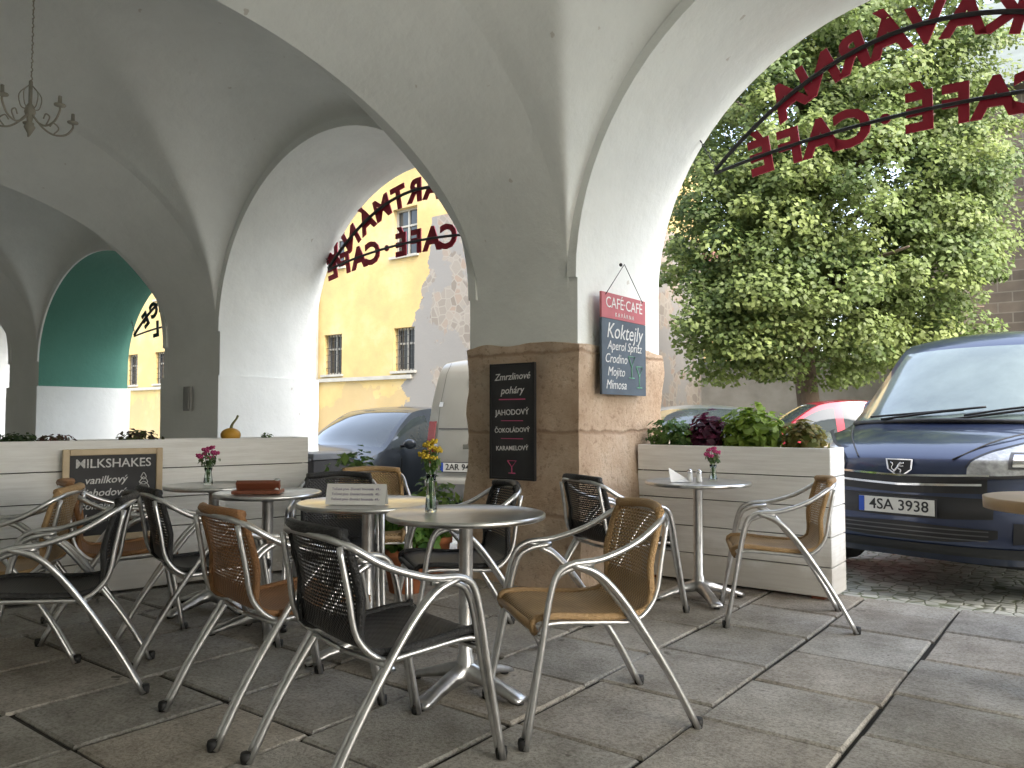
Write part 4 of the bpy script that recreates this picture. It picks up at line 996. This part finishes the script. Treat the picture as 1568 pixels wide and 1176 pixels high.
def hatch(name,loc,rz,paint_,H=1.5,L_=4.15,txt='3S7 1842',front=True):
    k=H/1.5; l=L_/4.15
    pf=[(0.10,0.20,0.76,0.30,0),(0.0,0.34,0.82,0.36,0),(0.0,0.54,0.84,0.36,0),(0.06,0.70,0.84,0.33,0.0),(0.36*l,0.84*k,0.80,0.2,0.03),(0.95*l,0.98*k,0.76,0.14,0.04),(1.35*l,1.23*k,0.68,0.1,0.03),(1.80*l,1.44*k,0.60,0.06,0.03),(2.4*l,1.50*k,0.60,0.0,0.04),(3.3*l,1.46*k,0.58,0,0.04),(3.75*l,1.22*k,0.62,-0.05,0.03),(4.02*l,0.95*k,0.74,-0.12,0.0),(4.12*l,0.7,0.82,-0.18,0),(4.15*l,0.45,0.83,-0.2,0),(4.05*l,0.24,0.80,-0.2,0)]
    c=Veh(name,loc,rz,pf,0.93*k,0.86,z=gz(*loc))
    c.body(paint_,M_cglass,{5:1,6:1,9:1,10:1},(1.15*l,3.75*l),(2.25*l,3.25*l))
    c.wheels((0.80*l,3.35*l),0.775,0.30)
    c.patch('grille',-0.45,0.45,0.56,0.65,M_black); c.patch('lower_grille',-0.55,0.55,0.28,0.42,M_black)
    for sg in (-1,1):
        c.patch('headlamp',0.52*sg,0.99*sg,lambda t:0.58+0.05*t,lambda t:0.70+0.09*t,M_lamp,0.01,12,4)
        g=Geo(); g.ball((0.97*sg,1.32*l,1.0*k),0.10,0,12,(1,0.6,0.7)); g.tube([(0.80*sg,1.34*l,0.97*k),(0.93*sg,1.32*l,0.98*k)],0.02,1,n=6); g.obj('mirror',[paint_,M_black],c.e)
        g=Geo(); g.box((0.73*sg,4.02*l,0.86*k),(0.16,0.14,0.2),0); g.obj('tail_lamp',[M_tail],c.e)
        g=Geo()
        for yy in (1.28*l,2.27*l,3.2*l): g.box((0.868*sg,yy,0.62),(0.012,0.010,0.58),0)
        for yy in (2.1*l,3.05*l): g.box((0.875*sg,yy,0.82*k),(0.03,0.16,0.025),0)
        g.obj('door_seams',[M_black],c.e)
    c.plate(0.47,txt)
    return c
a=math.radians(28); s_=(math.cos(a),-math.sin(a))
hatch('parked_minivan',(-2.15-0.86*s_[0],10.0-0.86*s_[1]-0.3),28,M_psteel,H=1.66,L_=4.3)
hatch('parked_car',(-4.6,13.9),70,M_pred,H=1.50,L_=3.9)
hatch('parked_car',(2.35,10.1),15,M_psilver,H=1.52)
hatch('parked_car',(3.35,13.3),97,M_pred,H=1.66,L_=3.6)
pw=[(0.06,0.34,0.90,0.03,0),(0.0,0.42,0.93,0.05,0),(0.0,0.60,0.94,0.05,0),(0.05,0.66,0.94,0.05,0),(0.05,1.1,0.94,0.05,0),(0.08,1.5,0.90,0.05,0),(0.15,1.95,0.82,0.05,0),(0.26,2.10,0.78,0.05,0.04),(0.6,2.16,0.76,0.02,0.06),(2.5,2.18,0.76,0,0.06),(4.2,2.08,0.74,0,0.05),(4.7,1.5,0.8,-0.1,0.03),(4.9,1.2,0.85,-0.2,0),(5.0,0.9,0.90,-0.3,0),(5.0,0.3,0.90,-0.3,0)]
a=math.radians(20); s_=(math.cos(a),-math.sin(a))
wl=(-1.09+0.94*s_[0],9.72+0.94*s_[1])
w=Veh('white_van',wl,20,pw,1.15,0.95,p=6,z=gz(*wl))
w.body(M_pwhite,M_cglass,{},(3.2,4.3))
w.wheels((0.95,4.0),0.84,0.33)
for sg in (-1,1):
    w.patch('tail_lamp',0.86*sg,0.985*sg,0.80,1.32,M_tail,0.012,6,6)
w.patch('door_seam',-0.006,0.006,0.62,2.08,M_black,0.008,2,10)
w.patch('door_edge',-0.845,-0.838,0.66,2.05,M_dtrim,0.008,2,10)
w.patch('bumper',-0.97,0.97,0.36,0.56,mat('grey_plastic',(0.16,0.16,0.16),0.6),0.02)
w.patch('panel_crease',-0.83,0.83,1.22,1.235,M_dtrim,0.006,10,1)
w.patch('handle_bar',-0.45,0.20,0.98,1.04,M_chrome,0.03,6,1)
w.patch('door_hinge',-0.84,-0.78,1.50,1.56,M_chrome,0.02,2,1); w.patch('door_hinge',-0.86,-0.80,0.98,1.04,M_chrome,0.02,2,1)
w.patch('stop_lamp',-0.45,-0.30,1.80,1.85,M_tail,0.02,3,1)
w.plate(0.76,'2AR 9445',x=-0.46)
g=Geo(); g.box((0,0,0.5),(0.55,0.55,0.9),0,taper=1.12); g.box((0,0,0.99),(0.66,0.66,0.07),1); g.tube([(-0.3,-0.34,0.96),(0.3,-0.34,0.96)],0.02,1,n=6)
o=g.obj('wheelie_bin',[M_black,mat('grey_lid',(0.10,0.11,0.12),0.5)],loc=(-2.22,8.9,gz(-2.22,8.9)),rz=-0.6); bevel(o,0.02,3)

# ------------------------------------------------------------------ light, world, camera
el=math.radians(44); ax_,ay_=0.95,-0.20
wx_,wy_=A2W(ax_,ay_)
sd=Vector((wx_*math.cos(el),wy_*math.cos(el),math.sin(el))).normalized()
sl=bpy.data.lights.new('sun','SUN'); sl.energy=2.4; sl.angle=math.radians(35); sl.color=(1.0,0.97,0.92)
so=bpy.data.objects.new('sun',sl); bpy.context.scene.collection.objects.link(so); so.rotation_euler=sd.to_track_quat('Z','Y').to_euler()
wd=bpy.data.worlds.new('World'); bpy.context.scene.world=wd; wd.use_nodes=True; nt=wd.node_tree
sk=nt.nodes.new('ShaderNodeTexSky'); sk.sky_type='NISHITA'; sk.sun_disc=False; sk.sun_elevation=el; sk.sun_rotation=math.atan2(wx_,wy_)
sk.dust_density=4.0; sk.air_density=1.2; sk.ozone_density=1.0
hsn=nt.nodes.new('ShaderNodeHueSaturation'); hsn.inputs['Saturation'].default_value=0.65
bg=nt.nodes['Background']; bg.inputs['Strength'].default_value=0.95
nt.links.new(sk.outputs[0],hsn.inputs['Color']); nt.links.new(hsn.outputs[0],bg.inputs['Color'])
cam=bpy.data.cameras.new('camera'); cam.lens=36*1200/1568; cam.sensor_width=36; cam.clip_end=1500; cam.clip_start=0.02
co=bpy.data.objects.new('camera',cam); bpy.context.scene.collection.objects.link(co)
co.location=(0,0,1.2); co.rotation_euler=(math.radians(90+2.58),0,0)
sc=bpy.context.scene; sc.camera=co
sc.view_settings.view_transform='Standard'; sc.view_settings.look='None'; sc.view_settings.exposure=0
